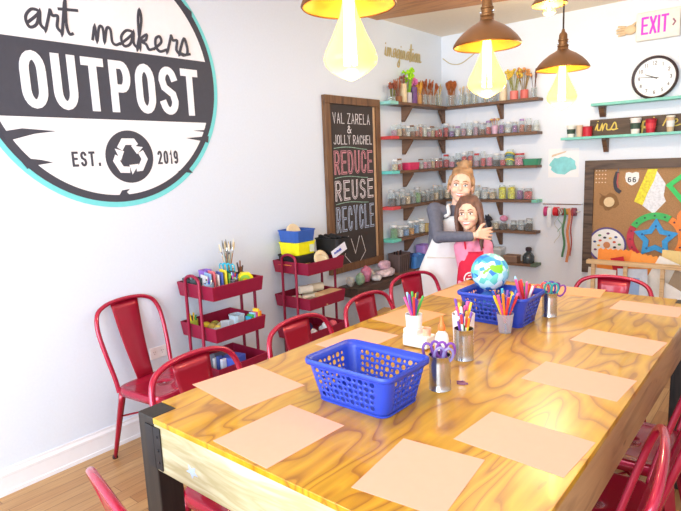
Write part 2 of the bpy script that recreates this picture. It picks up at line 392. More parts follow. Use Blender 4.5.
st = script('art', -.60, .268, .125, 1.12, -.03); put_script(mb, st, .02, .0015, fl(.0092)); mb.build('script_lettering', dark, lg, smooth=False); mb = MB(); st = script('makers', -.13, .232, .125, 1.24, -.005)
st2 = MB(); put_script(mb, st, .02, .0015, fl(.0092))
mb.build('script_lettering', dark, lg, smooth=False)
mb = MB(); fr = fl(.0106)
for k in range(3):
    A_ = R(120*k)
    def rt(p): return (.078+p[0]*math.cos(A_)-p[1]*math.sin(A_), -.61+p[0]*math.sin(A_)+p[1]*math.cos(A_))
    mb.ribbon([rt(p) for p in ((-.082, .062), (-.045, .118), (.035, .118), (.058, .085))], .05, .0012, fr)
    mb.prism([rt(p) for p in ((.015, .088), (.118, .075), (.062, .02))], .0016, fr)
mb.build('recycling_symbol', wht, lg, smooth=False)
# ------------------------------------------------------------------ work table
X0, X1, Y0, Y1 = 1.706, 2.922, -5.005, -2.66
tb = tag(empty('work_table', (2.31, -3.83, 0)), 'long glossy plywood work table with pine aprons and black corner legs', 'table')
def L_(x, y): return (x-2.314, y+3.832)
tb.location = (2.314, -3.832, 0)
hx, hy = (X1-X0)/2, (Y1-Y0)/2; lw = .088
mb = MB()
poly = [(-hx+lw, -hy), (hx-lw, -hy), (hx-lw, -hy+lw), (hx, -hy+lw), (hx, hy-lw), (hx-lw, hy-lw), (hx-lw, hy), (-hx+lw, hy), (-hx+lw, hy-lw), (-hx, hy-lw), (-hx, -hy+lw), (-hx+lw, -hy+lw)]
mb.prism(poly, .018, ((0, 0, TZ-.018), (1, 0, 0), (0, 1, 0), (0, 0, 1)))
mb.build('tabletop', plywood(), tb, smooth=False, bevel=.0015)
blk = wood([(26, 22, 20), (44, 36, 31), (18, 16, 16)], 1, 2, 14, .5, name='black_timber')
for sx in (-1, 1):
    for sy in (-1, 1):
        lg_ = MB().box((sx*(hx-lw/2), sy*(hy-lw/2), TZ/2-.0005), (lw-.002, lw-.002, TZ)).build('leg', blk, tb, smooth=False, bevel=.004)
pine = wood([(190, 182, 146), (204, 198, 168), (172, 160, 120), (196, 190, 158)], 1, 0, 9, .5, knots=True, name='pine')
pine_shaded = wood([(160, 122, 82), (178, 138, 94), (140, 104, 68)], 1, 1, 9, .5, knots=True, name='pine_side_shaded')  # browner copy of the pine: shade on the long aprons put into the colour
az = TZ-.018-.155/2
mb1 = MB().box((0, -hy+.02, az), (2*hx-2*lw-.002, .038, .155)); mb1.build('apron', pine, tb, smooth=False, bevel=.002)
MB().box((0, hy-.02, az), (2*hx-2*lw-.002, .038, .155)).build('apron', pine, tb, smooth=False, bevel=.002)
for sx in (-1, 1): MB().box((sx*(hx-.02), 0, az), (.038, 2*hy-2*lw-.002, .155)).build('apron', pine_shaded, tb, smooth=False, bevel=.002)
bk = MB()
bk.box((-hx+lw+.018, -hy-.002, az), (.036, .003, .14)).box((-hx+lw-.022, -hy-.002, az), (.04, .003, .14))
for dz in (-.045, -.005, .04):
    bk.lathe([(0, .004), (.004, .003), (.005, 0)], seg=8, mtx=Matrix.Translation((-hx+lw+.02, -hy-.003, az+dz)) @ Matrix.Rotation(PI/2, 4, 'X'))
bk.build('corner_bracket', mat((52, 52, 56), .45, .6), tb)
mb = MB(); cx = -hx+lw+.185
star = [(( .030 if i % 2 else .013)*math.cos(PI*i/5+.3)+cx, (.030 if i % 2 else .013)*math.sin(PI*i/5+.3)*.75) for i in range(10)]
mb.prism(star, .0006, ((0, -hy+.0008, az-.02), (1, 0, 0), (0, 0, 1), (0, -1, 0))); mb.build('paint_mark', mat((178, 196, 226), .7), tb, smooth=False)
# ------------------------------------------------------------------ metal cafe chairs
crim = mat((178, 22, 62), .25, .35, var=.05, coat=.6, scale=6); crim2 = mat((160, 16, 48), .28, .35, var=.08, coat=.5, scale=5)
def make_chair():
    t = empty('cafe_chair')
    mb = MB(); rings = []
    def se(rx, ry, n=40, e=.32):
        return [(rx*abs(math.cos(a))**e*(1 if math.cos(a) >= 0 else -1), ry*abs(math.sin(a))**e*(1 if math.sin(a) >= 0 else -1)) for a in [2*PI*(i+.5)/n for i in range(n)]]
    prof = [(.012, .440), (.06, .441), (.12, .4435), (.158, .447), (.176, .452), (.186, .449), (.189, .436), (.191, .410)]
    n0 = 0; N = 40
    for r, z in prof:
        e = .9 if r < .07 else (.5 if r < .13 else .36)
        for x, y in se(r, r*(1.0), N, e): mb.v.append(Vector((x, y, z)))
    for i in range(len(prof)-1):
        for k in range(N): l = (k+1) % N; mb.face((i*N+k, i*N+l, (i+1)*N+l, (i+1)*N+k))
    mb.build('seat', crim, t, solid=.003)
    for sx in (-1, 1):
        for sy in (-1, 1):
            a = Vector((sx*.158, sy*.158, .435)); b = Vector((sx*.205, sy*.205, 0.004))
            if sx < 0: b.x = -.225
            mb = MB(); d = Vector((sx, sy, 0)).normalized(); s = Vector((-sy, sx, 0)).normalized() if sx*sy > 0 else Vector((sy, -sx, 0)).normalized()
            s = d.cross(Vector((0, 0, 1)))
            def sec(p, w, h, k): return [p+s*w+d*(-h), p+s*w*.8+d*h*.5, p+d*h, p-s*w*.8+d*h*.5, p-s*w-d*h]
            K = 6; V = []
            for i in range(K+1):
                q = i/K; p = a.lerp(b, q); V.append(sec(p, .034*(1-q)+.013*q, .018*(1-q)+.009*q, q))
            for r_ in V: mb.v += r_
            for i in range(K):
                for k in range(4): mb.face((i*5+k, i*5+k+1, (i+1)*5+k+1, (i+1)*5+k))
            lo = mb.build('leg', crim2, t, solid=.003)
            MB().lathe([(.001, 0), (.014, 0), (.015, .006), (.013, .02), (.001, .021)], (b.x, b.y, 0), 8).build('foot_cap', mat((50, 14, 22), .5), lo)
    pts = [(-.165, -.176, .42), (-.178, -.182, .50), (-.215, -.196, .64), (-.25, -.203, .76), (-.272, -.196, .835), (-.29, -.172, .888), (-.30, -.12, .917), (-.305, -.06, .928), (-.306, 0, .931)]
    pts += [(a, -b, c) for a, b, c in pts[:-1][::-1]]
    MB().tube(spl(pts, 4), .0125, 10).build('back_frame', crim, t)
    mb = MB(); K = 10
    for i in range(K+1):
        q = i/K; z = .452+q*(.918-.452); x = -.172-.134*q-.012*math.sin(PI*q); w = .052+.034*q
        for yy in (-1, -.72, -.6, 0, .6, .72, 1): mb.v.append(Vector((x-.006*(1-yy*yy)+(.003 if abs(yy) < .65 and .08 < q < .95 else 0), yy*w, z)))
    for i in range(K):
        for k in range(6): mb.face((i*7+k, i*7+k+1, (i+1)*7+k+1, (i+1)*7+k))
    mb.build('back_panel', crim2, t, solid=.003)
    mb = MB(); z = .26
    for a, b in (((-.195, -.18), (.18, .18)), ((-.195, .18), (.18, -.18))):
        mb.tube([(a[0], a[1], z), (0, 0, z+.03), (b[0], b[1], z)], .006, 6)
    mb.build('cross_brace', crim2, t)
    for o in KIDS(t):
        o.data.transform(Matrix.Diagonal((1.04, 1.15, 1.02, 1)))
        for k_ in KIDS(o): k_.data.transform(Matrix.Diagonal((1.04, 1.15, 1, 1)))
    return t
chair0 = make_chair(); used = [0]
def chair(x, y, rz, label, group=None):
    o = chair0 if not used[0] else copy_tree(chair0); used[0] = 1
    o.location = (x, y, 0); o.rotation_euler = (0, 0, rz)
    return tag(o, label, 'chair', group)
GC = 'red metal cafe chairs around the plywood table'
chair(.34, -4.07, R(7), 'red metal cafe chair standing apart against the left wall under the logo')
chair(1.61, -4.50, R(2), 'red metal chair on the left side of the table, nearest the black corner leg', GC)
chair(1.61, -3.86, R(0), 'red metal chair on the left side of the table, second from the black corner leg', GC)
chair(1.60, -3.25, R(0), 'red metal chair on the left side of the table, third from the black corner leg', GC)
chair(1.497, -2.65, R(-13), 'red metal chair directly in front of the woman in the white apron', GC)
chair(2.39, -2.38, R(-90), 'red metal chair at the far end of the table before the corkboard', GC)
chair(2.045, -4.95, R(79), 'red metal chair tucked under the near end of the table by the black leg', GC)
chair(2.735, -4.29, R(189), 'red metal chair tucked into the right side of the table, nearest to the viewer', GC)
chair(2.76, -3.80, R(188), 'red metal chair tucked into the right side of the table, second from the viewer', GC)
chair(2.76, -3.25, R(183), 'red metal chair tucked into the right side of the table, third from the viewer', GC)
# ------------------------------------------------------------------ sheets of paper on the table
paper = mat((236, 178, 154), .7, var=.015); paper2 = mat((234, 168, 122), .7, var=.015)
def sheet(x, y, rz, m, label, w=.30, d=.205, z=TZ):
    o = MB().box((0, 0, .0006), (w, d, .0010)).build('paper_sheet', m, smooth=False); o.location = (x, y, z); o.rotation_euler = (0, 0, R(rz))
    return tag(o, label, 'paper', 'peach sheets of paper laid out on the table')
SH = [((197,388),(249,362),(299,385),(246,411),'peach paper sheet near the table corner by the first left chair', 1),
 ((214,441),(289,405),(343,425),(268,470),'peach paper sheet at the near edge, in front of the blue basket', 1),
 ((346,487),(408,439),(487,462),(440,516),'peach paper sheet at the near edge, cut by the bottom of the photo', 1),
 ((452,440),(493,411),(591,443),(569,478),'peach paper sheet on the right side of the table, nearest the viewer', 0),
 ((522,379),(545,361),(635,381),(619,402),'peach paper sheet on the right side of the table, second from the viewer', 0),
 ((573,341),(586,328),(665,343),(655,356),'peach paper sheet on the right side of the table, third from the viewer', 0),
 ((613,309),(617,300),(683,308),(681,318),'peach paper sheet on the right side of the table, farthest from the viewer', 0)]
for a, b, c, d, lab, k in SH:
    P = [at(*q, 2, TZ) for q in (a, b, c, d)]; ce = sum(P, Vector())/4
    e = (P[2]-P[1])+(P[3]-P[0]); ang = math.atan2(e.y, e.x); w_ = e.length/2; dd = ((P[1]-P[0])+(P[2]-P[3])).length/2
    if 'cut by' in lab: pass
    sheet(ce.x, ce.y, math.degrees(ang), paper, lab, w_, dd)
sheet(1.86, -4.06, 88, paper, 'peach paper sheet on the left side of the table behind the near blue basket', .30, .215)
sheet(1.85, -3.64, 84, paper2, 'peach paper sheet on the left side of the table behind the white pen caddy', .285, .235)
sheet(1.84, -3.06, 84, paper2, 'peach paper sheet on the far left of the table beside the far blue basket', .285, .235)
sheet(2.36, -2.735, 6, paper2, 'orange peach paper sheet at the far end of the table by the scissors can', .27, .20)
# ------------------------------------------------------------------ rolling craft carts
cartm = mat((150, 26, 62), .4, .2, var=.05); cartd = mat((128, 20, 52), .4, .3, var=.05)
def make_cart(rims):
    t = empty('rolling_cart'); W, D = .39, .44
    for zt in rims:
        mb = MB(); h = .098; zb = zt-h; k = .008
        o = [(-W/2, -D/2), (W/2, -D/2), (W/2, D/2), (-W/2, D/2)]
        def ring(ins, z): return [Vector((x-math.copysign(ins, x), y-math.copysign(ins, y), z)) for x, y in o]
        rs = [ring(.010, zb), ring(0, zt-.006), ring(0, zt), ring(k, zt), ring(k, zt-.006), ring(.016, zb+.004)]
        for r_ in rs: mb.v += r_
        for i in range(5):
            for q in range(4): l = (q+1) % 4; mb.face((i*4+q, i*4+l, (i+1)*4+l, (i+1)*4+q))
        mb.face((0, 1, 2, 3)); mb.face((20, 21, 22, 23))
        mb.build('tray', cartm, t, smooth=False, bevel=.003)
    for sy in (-1, 1):
        y = sy*(D/2+.014); top = rims[0]+.045 if sy < 0 else rims[0]-.03
        if sy < 0:
            pts = [(-.075, y, .07), (-.075, y, top-.03)]+[(-.075*math.cos(R(a)), y, top-.03+.045*math.sin(R(a))) for a in range(20, 180, 20)]+[(.075, y, top-.03), (.075, y, .07)]
            MB().tube(pts, .011, 10).build('handle_frame', cartm, t)
        else:
            for sx in (-1, 1): MB().tube([(sx*.075, y, .07), (sx*.075, y, rims[0]-.01)], .011, 10).build('post', cartd, t)
    for sx in (-1, 1):
        for sy in (-1, 1):
            c = MB().lathe([(.003, .07), (.02, .07), (.02, .05), (.003, .05)], (sx*(W/2-.04), sy*(D/2-.05), 0), 10)
            c.tube([(sx*(W/2-.04), sy*(D/2-.05), .055), (sx*(W/2-.04), sy*(D/2-.05), rims[-1]-.09)], .008, 6)
            cs = c.build('caster', mat((60, 60, 64), .4, .5), t)
            MB().lathe([(.008, -.012), (.025, -.011), (.026, 0), (.025, .011), (.008, .012)], seg=14, mtx=Matrix.Translation((sx*(W/2-.04), sy*(D/2-.05), .0265)) @ Matrix.Rotation(PI/2, 4, 'X')).build('wheel', mat((36, 36, 38), .6), cs)
    return t
RIMS = (.985, .705, .43)
cart = make_cart(RIMS); cart.location = (.225, -3.50, 0)
tag(cart, 'dark red three tier craft cart full of pens and supplies, nearer to the viewer', 'cart', 'three tier craft carts along the left wall')
cart2 = copy_tree(cart); cart2.location = (.205, -2.58, 0)
tag(cart2, 'dark red three tier craft cart with blue and yellow bins, beside the chalkboard', 'cart', 'three tier craft carts along the left wall')
# ---- small things
HUES = [(214, 54, 60), (240, 140, 40), (246, 206, 50), (70, 170, 80), (50, 160, 190), (48, 84, 180), (120, 70, 170), (226, 90, 160), (60, 60, 64), (240, 240, 236), (150, 200, 230), (130, 80, 50)]
CN = ['red', 'orange', 'yellow', 'green', 'teal', 'blue', 'purple', 'pink', 'black', 'white', 'pale blue', 'brown']
def pen(base, top, r, col, label, where, cat='pen', name='pen', tip=None, group=None):
    base, top = Vector(base), Vector(top); d = (top-base)
    o = MB().tube([base, base+d*.97, top], [r, r, r*.75], 7).build(name, mat(col, .35))
    if tip: MB().tube([base+d*.80, base+d*1.0, base+d*1.015], [r*1.18, r*1.15, r*.6], 7).build('cap', mat(tip, .35), o)
    return tag(o, label, cat, group)
def cupful(x, y, z, r, h, n, hh, where, cols, rad=.0045, seed=1, spread=.03, kind='marker'):
    """pens standing in an open cup: they lean on its rim"""
    q = random.Random(seed)
    for i in range(n):
        a = 2*PI*i/n+q.uniform(-.3, .3); a2 = a+q.uniform(-.5, .5)
        rr = (r-rad-.004)*(.95 if i % 2 else .55)
        b = Vector((x-.35*rr*math.cos(a2), y-.35*rr*math.sin(a2), z+.005)); k = q.uniform(.85, 1.1)*hh
        tp = Vector((x+rr*math.cos(a)*k/h*.8, y+rr*math.sin(a)*k/h*.8, z+k))
        ci = cols[i % len(cols)]
        pen(b, tp, rad, HUES[ci], f'{CN[ci]} {kind} standing in {where}', where, kind, kind, tip=HUES[(ci*5+3) % 12] if kind == 'pencil' else None, group=f'{kind}s in {where}')
def cyl_cup(name, x, y, z, r, h, m, label, cat='cup', ribs=False, th=.0015, r2=None, group=None):
    r2 = r2 or r; pr = [(.0005, 0), (r, 0)]
    K = 16 if ribs else 2
    for i in range(1, K):
        q = i/K; pr.append((r+(r2-r)*q+(.0009 if ribs and i % 2 and 2 < i < 14 else 0), h*q))
    pr += [(r2+.0008, h), (r2+.0008, h+.001), (r2-th, h), (r-th, .003), (.0005, .003)]
    return tag(MB().lathe(pr, seg=24).build(name, m, loc=(x, y, z)), label, cat, group)
def boxy(name, x, y, z, dx, dy, dz, m, label, cat='box', rz=0, lid=None, group=None, bev=.003):
    o = MB().box((0, 0, dz/2), (dx, dy, dz)).build(name, m, smooth=False, bevel=bev, loc=(x, y, z)); o.rotation_euler = (0, 0, rz)
    if lid: MB().box((0, 0, dz*.9), (dx*1.05, dy*1.05, dz*.16)).build('lid', lid, o, smooth=False, bevel=.002)
    return tag(o, label, cat, group)
def bin_(name, x, y, z, dx, dy, h, m, label, cat='bin', rz=0, flare=1.12, group=None, th=.003):
    mb = MB(); rs = []
    def ring(k, zz, ins=0): 
        ax, ay = dx/2*k-ins, dy/2*k-ins; c = min(.02, ax*.3)
        return [Vector(p) for p in ((-ax+c, -ay, zz), (ax-c, -ay, zz), (ax, -ay+c, zz), (ax, ay-c, zz), (ax-c, ay, zz), (-ax+c, ay, zz), (-ax, ay-c, zz), (-ax, -ay+c, zz))]
    rs = [ring(1, 0), ring(flare, h-.008), ring(flare*1.04, h-.008), ring(flare*1.04, h), ring(flare, h, th), ring(1, th, th)]
    for r_ in rs: mb.v += r_
    for i in range(5):
        for q in range(8): l = (q+1) % 8; mb.face((i*8+q, i*8+l, (i+1)*8+l, (i+1)*8+q))
    mb.face(range(8)); mb.face(range(40, 48))
    o = mb.build(name, m, loc=(x, y, z)); o.rotation_euler = (0, 0, rz); return tag(o, label, cat, group)
def scissors(base, dirn, up, L, col, label, blade=(200, 204, 210)):
    """closed scissors: handle loops at the dirn end"""
    base, d = Vector(base), Vector(dirn).normalized(); u = Vector(up); u = (u-d*u.dot(d)).normalized(); n = d.cross(u)
    t = empty('scissors', base)
    fr = (Vector((0, 0, 0)), d, u, n)
    for s in (-1, 1):
        MB().prism([(0, s*.001), (L*.5, s*.009), (L*.62, s*.002), (L*.5, -s*.004)], .0015, (n*.0008*s, d, u, n)).build('blade', mat(blade, .25, .9), t, smooth=False)
        lp = [d*(L*.62+ .055*L/.16*(.5-.5*math.cos(2*PI*i/14))*1.05)+u*s*(.014+.016*math.sin(2*PI*i/14)) for i in range(14)]
        MB().tube(lp, .0045, 6, closed=True).build('handle', mat(col, .4), t)
    return tag(t, label, 'scissors')
steel = mat((190, 192, 196), .22, .95, var=.04)
# ---- near cart, top tray (floor of the tray at .89)
def tz(i): return RIMS[i]-.098+.0046
CX, CY = .225, -3.50
GT = 'near cart top tray'
cx, cy, z = CX, CY, tz(0)
bin_('pen_holder', cx-.105, cy-.155, z, .13, .085, .115, mat((50, 62, 66), .5), 'dark grey open box of small tools at the front left of the near cart', 'box', group=None, flare=1.05)
cupful(cx-.105, cy-.155, z, .035, .10, 7, .13, 'the dark grey box on the near cart', [8, 4, 3, 0, 9, 8, 4], .004, 3)
q = random.Random(5)
for i in range(8):   # a row of marker sleeves / booklets
    col = [(240, 240, 244), (150, 190, 230), (226, 110, 120), (240, 236, 230), (90, 110, 190), (246, 222, 60), (120, 180, 90), (70, 60, 66)][i]
    nm = ['white', 'sky blue', 'coral', 'cream', 'blue', 'yellow', 'green', 'charcoal'][i]
    o = boxy('activity_book', cx+.00+.011*i-.02, cy-.12+.024*i, z, .095, .009, .135+.012*(i % 3), mat(col, .6), f'{nm} thin booklet standing in the row on the near cart top tray', 'book', rz=R(-12), group='booklets standing on the near cart', bev=.001)
cyl_cup('glass_cup', cx+.085, cy-.165, z, .032, .10, glass((190, 214, 236), .5), 'pale blue glass cup with markers at the front corner of the near cart')
cupful(cx+.085, cy-.165, z, .032, .10, 6, .13, 'the pale blue cup on the near cart', [5, 9, 6, 8, 0, 10], .005, 8)
cyl_cup('brush_jar', cx-.075, cy+.135, z, .042, .13, mat((226, 230, 226), .4), 'white jar of long paintbrushes at the back of the near cart', 'jar')
for i in range(12):
    a = 2*PI*i/12; k = .9+.25*q.random(); h = .30*k; rr = .034*(1 if i % 2 else .5)
    b = Vector((cx-.075-.3*rr*math.cos(a), cy+.135-.3*rr*math.sin(a), z+.006)); tp = Vector((cx-.075+rr*1.6*math.cos(a), cy+.135+rr*1.9*math.sin(a), z+h))
    o = MB().tube([b, b.lerp(tp, .75)], .0032, 6).build('paintbrush', mat([(226, 210, 176), (150, 90, 60), (120, 140, 120)][i % 3], .5))
    MB().tube([b.lerp(tp, .75), b.lerp(tp, .82)], .0042, 6).build('ferrule', steel, o)
    MB().tube([b.lerp(tp, .82), b.lerp(tp, .9), tp], [.005, .0065, .002], 6).build('bristles', mat([(232, 224, 204), (200, 176, 130), (120, 116, 110)][i % 3], .8), o)
    tag(o, 'long paintbrush standing in the white jar on the near cart', 'paintbrush', 'paintbrushes in the white jar')
bin_('plastic_tub', cx-.12, cy-.035, z, .07, .06, .15, mat((150, 110, 206), .5), 'purple plastic tub behind the booklets on the near cart', 'tub', flare=1.15)
bin_('plastic_tub', cx+.03, cy+.06, z, .075, .06, .13, mat((40, 52, 72), .5), 'navy plastic tub with teal scissors on the near cart', 'tub', flare=1.15)
for i in range(3):
    b_ = (cx+.012+.02*i, cy+.055+.004*i, z+.03); d_ = Vector((-.15+.12*i, -.12, 1))
    scissors(b_, d_, (1, .3, 0), .17, (40, 176, 206), ['teal handled scissors leaning left in the navy tub', 'teal handled scissors upright in the navy tub', 'teal handled scissors leaning right in the navy tub'][i])
cyl_cup('metal_cup', cx+.125, cy+.02, z, .03, .10, steel, 'small metal cup of pencils on the near cart')
cupful(cx+.125, cy+.02, z, .03, .10, 6, .14, 'the small metal cup on the near cart', [9, 10, 0, 11, 8, 3], .004, 12, kind='pencil')
cyl_cup('dark_cup', cx+.02, cy+.16, z, .032, .11, mat((60, 40, 50), .4), 'dark cup with brown brushes near the yellow tape dispenser')
cupful(cx+.02, cy+.16, z, .032, .11, 6, .18, 'the dark cup on the near cart', [11, 8, 11, 0, 8, 11], .005, 22)
t = tag(empty('tape_dispenser', (cx+.12, cy+.13, z), 0), 'bright yellow tape dispenser at the right end of the near cart', 'tape dispenser')
t.rotation_euler = (0, 0, R(70)); yel = mat((240, 226, 30), .4)
MB().prism([(-.08, 0), (.08, 0), (.085, .05), (.07, .055), (.04, .045), (.045, .09), (.02, .125), (-.03, .13), (-.07, .10), (-.085, .04)], .05, ((0, .025, 0), (1, 0, 0), (0, 0, 1), (0, -1, 0))).build('body', yel, t, smooth=False, bevel=.006)
MB().lathe([(.02, -.03), (.04, -.03), (.04, .03), (.02, .03), (.02, -.03)], seg=20, mtx=Matrix.Translation((-.02, 0, .075)) @ Matrix.Rotation(PI/2, 4, 'X')).build('tape_roll', mat((150, 206, 80), .4), t)
# ---- near cart, middle tray
z = tz(1)
cyl_cup('jar', cx-.13, cy-.16, z, .033, .10, glass((214, 226, 90), .3), 'jar of yellow and green markers at the left of the middle tray')
cupful(cx-.13, cy-.16, z, .033, .10, 7, .14, 'the yellow jar on the middle tray', [2, 3, 2, 3, 11, 2, 8], .006, 4)
for i in range(5):
    o = MB().ell((0, 0, .03), (.042, .032, .03)).build('yarn_ball', mat([(232, 206, 60), (206, 180, 90), (250, 226, 110), (150, 140, 60), (210, 190, 150)][i], .9, bump=.5, scale=120), loc=(cx-.12+.06*(i % 3)+.01*i, cy-.06+.055*(i//3), z+.03*(i//3)*0))
    tag(o, ['bright yellow', 'mustard', 'lemon', 'olive', 'beige'][i]+' yarn ball on the middle tray of the near cart', 'yarn', 'yarn balls on the near cart')
for i in range(6):
    o = boxy('plastic_packet', cx+.045+.018*i-.03, cy-.16+.042*i, z, .075, .026, .05+.045*(i > 2), glass((206, 214, 226), .25), f'clear plastic bag of bits on the middle tray of the near cart', 'bag', rz=R(20*i), group='clear packets on the middle tray', bev=.008)
bin_('clear_cup', cx+.085, cy+.05, z, .085, .075, .12, glass((210, 228, 240), .4), 'clear blue tinted tub with scraps on the middle tray', 'tub')
for i, (ci, dx_, h_) in enumerate([(4, 0, .10), (3, .02, .11), (10, .035, .12), (7, .05, .12), (2, .065, .14), (1, .08, .12)]):
    boxy('marker_box', cx+.145-.0*i, cy+.105+.018*i, z, .05, .015, h_, mat(HUES[ci], .5), f'{CN[ci]} marker pack standing at the right of the middle tray', 'box', rz=R(8), group='marker packs on the middle tray', bev=.001)
boxy('white_eraser', cx+.11, cy+.2-.005, z+0, .04, .02, .12, mat((238, 238, 240), .5), 'white pad at the right end of the middle tray of the near cart', 'pad')
# ---- near cart, bottom tray
z = tz(2)
for i in range(9):
    col = [(222, 190, 110), (240, 180, 60), (210, 160, 90), (180, 186, 196), (70, 76, 96), (120, 130, 150), (210, 216, 226), (60, 80, 150), (200, 210, 230)][i]
    boxy('paint_bottle', cx-.15+.033*i*.95, cy-.17+.008*i, z, .026, .04, .12+.02*(i % 2), mat(col, .45), ['tan', 'amber', 'brown', 'grey', 'slate', 'steel grey', 'silver', 'navy', 'pale blue'][i]+' bottle in the front row of the bottom tray', 'bottle', group='bottles on the bottom tray', bev=.006)
o = boxy('crayon_box', cx+.10, cy-.02, z, .12, .13, .12, mat((70, 90, 190), .5), 'blue cardboard box with a white end on the bottom tray', 'box', rz=R(12))
MB().box((.0, .0665, .06), (.11, .002, .11)).build('end_label', mat((236, 238, 244), .5), o, smooth=False)
boxy('crayon_box', cx-.05, cy-.03, z, .10, .14, .10, mat((96, 90, 110), .5), 'slate box standing beside the blue box on the bottom tray', 'box', rz=R(-8))
# ---- far cart
cx, cy = .205, -2.58; z = tz(0)
# sheets
for i in range(4):
    sheet(cx-.06+.02*i, cy-.12, 90+i*4, mat([(248, 150, 50), (250, 170, 80), (240, 120, 40), (252, 190, 90)][i], .7), 'orange sheet stacked at the front of the far cart top tray', .2, .15, z+.062+.0015*i)
boxy('paper_box', cx-.04, cy-.12, z, .20, .16, .060, mat((206, 130, 60), .7), 'low orange box under the orange sheets on the far cart', 'box')
C_ORANGE = 0
bb = (cx-.05, cy-.115)
bin_('black_bin', bb[0], bb[1]+.04, z+.063, .22, .23, .075, mat((34, 34, 38), .5), 'shallow black bin under the yellow bin on the far cart', 'bin', flare=1.06)
bin_('yellow_bin', bb[0], bb[1]+.04, z+.139, .20, .21, .10, mat((244, 236, 20), .4), 'bright yellow plastic bin stacked between the black and blue bins', 'bin', flare=1.08)
bin_('blue_bin', bb[0], bb[1]+.04, z+.240, .20, .21, .095, mat((48, 92, 176), .4), 'blue plastic bin on top of the yellow bin on the far cart', 'bin', flare=1.1)
boxy('name_card', bb[0]+.119, bb[1]+.085, z+.155, .002, .05, .06, mat((214, 226, 200), .6), 'small pale card stuck on the front of the yellow bin', 'card')
o = MB().lathe([(.001, -.012), (.07, -.012), (.072, 0), (.07, .012), (.001, .012)], seg=24, mtx=Matrix.Rotation(R(68), 4, 'Y')).build('wooden_disc', mat((226, 206, 170), .7), loc=(bb[0]-.02, bb[1]+.03, z+.31)); tag(o, 'pale round wooden disc standing in the blue bin', 'disc')
bx = (cx+.06, cy+.165)
bin_('black_tray_bin', bx[0]-.01, bx[1]+.08, z+.102, .24, .17, .13, mat((30, 30, 34), .5), 'black bin at the back of the far cart beside the chalkboard', 'bin', flare=1.05)
for i in range(3):
    o = MB().box((0, 0, 0), (.12, .03, .05)).build('black_fabric_roll', mat((24, 24, 28), .8), loc=(bx[0]-.05+.02*i, bx[1]+.03+.05*i, z+.222)); o.rotation_euler = (R(8*i), R(12), R(4*i))
    tag(o, 'black folded pouch heaped in the black bin', 'pouch', 'black pouches in the far cart bin')
o = boxy('white_sign_card', bx[0]+.125, bx[1]+.02, z+.11, .004, .17, .07, mat((232, 232, 244), .6), 'white card with blue writing leaning on the black bin', 'card'); o.rotation_euler = (R(22), 0, R(-6))
mb = MB(); put_script(mb, script('manas', -.06, .03, .016), .0035, .001, ((.0021, 0, 0), (0, 1, 0), (0, 0, 1), (1, 0, 0))); mb.build('writing', mat((90, 100, 190), .6), o, smooth=False)
for i in range(3):
    o = MB().lathe([(.052-.001*i, 0), (.075, 0), (.076, .008), (.075, .016), (.052, .016), (.052, 0)], seg=28, mtx=Matrix.Rotation(R(62), 4, 'Y') @ Matrix.Rotation(0, 4, 'Z')).build('masking_tape_roll', mat([(232, 216, 180), (240, 228, 196), (222, 200, 160)][i], .6), loc=(cx+.125-.025*i*1.0, cy+.01+.03*i, z+.078))
    tag(o, ['cream', 'white', 'tan'][i]+' tape roll leaning on the front of the far cart top tray', 'tape', 'tape rolls on the far cart')
z = tz(1)
for i, (dx, dy, h) in enumerate([(-.12, -.15, 0), (-.05, -.05, 0), (-.12, .04, 0), (-.03, .1, 0), (-.08, -.05, .075), (-.06, .06, .075), (.02, -.12, 0)]):
    o = MB().tube([(0, -.0, .036), (.05, .10, .038)], .034, 12).build('paper_roll', mat([(238, 226, 200), (246, 240, 224), (226, 212, 184)][i % 3], .8), loc=(cx+dx+.03, cy+dy-.03, z+h)); 
    MB().lathe([(.001, 0), (.012, 0), (.012, .002), (.001, .002)], seg=10, mtx=Matrix.Translation((.0505, .101, .038)) @ Matrix.Rotation(R(-62), 4, 'Z') @ Matrix.Rotation(PI/2, 4, 'Y') @ Matrix.Rotation(R(52), 4, 'X')).build('core', mat((120, 100, 80), .8), o)
    tag(o, 'cream paper roll lying on the middle tray of the far cart', 'paper roll', 'paper rolls on the far cart')
boxy('tan_pad', cx+.12, cy+.09, z, .12, .22, .09, mat((214, 176, 130), .7), 'tan paper block at the right of the far cart middle tray', 'pad', rz=R(4))
boxy('tan_pad', cx+.12, cy-.10, z, .10, .10, .07, mat((150, 130, 110), .7), 'brown paper block at the front corner of the far cart middle tray', 'pad', rz=R(4))
z = tz(2)
o = MB().ell((0, 0, .06), (.11, .09, .06)).build('navy_bag', mat((40, 40, 96), .8, bump=.4, scale=14), loc=(cx-.07, cy-.06, z)); tag(o, 'navy cloth bag on the bottom tray of the far cart', 'bag')
for i in range(7):
    a = q.uniform(0, 6); o = MB().ell((0, 0, .03), (.042, .033, .034), 7, 5).build('crumpled_paper', mat([(244, 244, 246), (232, 232, 240), (216, 90, 100)][0 if i % 3 else (2 if i == 6 else 1)], .8, bump=1, scale=30), loc=(cx+.08+.05*math.cos(i*1.1), cy+.03+.09*math.sin(i*1.3), z+(.05 if i > 4 else 0)), smooth=False)
    tag(o, ('red' if i == 6 else 'white')+' crumpled paper heap on the bottom tray of the far cart', 'paper', 'crumpled papers on the far cart' if i != 6 else None)
# ------------------------------------------------------------------ outlet
o = boxy('power_outlet', .003, -3.893, .527-.04, .006, .125, .08, mat((244, 244, 246), .4), 'white double power outlet low on the left wall', 'outlet')
mb = MB()
for sy in (-1, 1):
    for k in (-1, 1): mb.box((.0034, sy*.03+k*.006, .048), (.001, .002, .008))
    mb.box((.0034, sy*.03, .032), (.001, .004, .004))
mb.build('socket_slots', mat((90, 90, 96), .5), o, smooth=False)
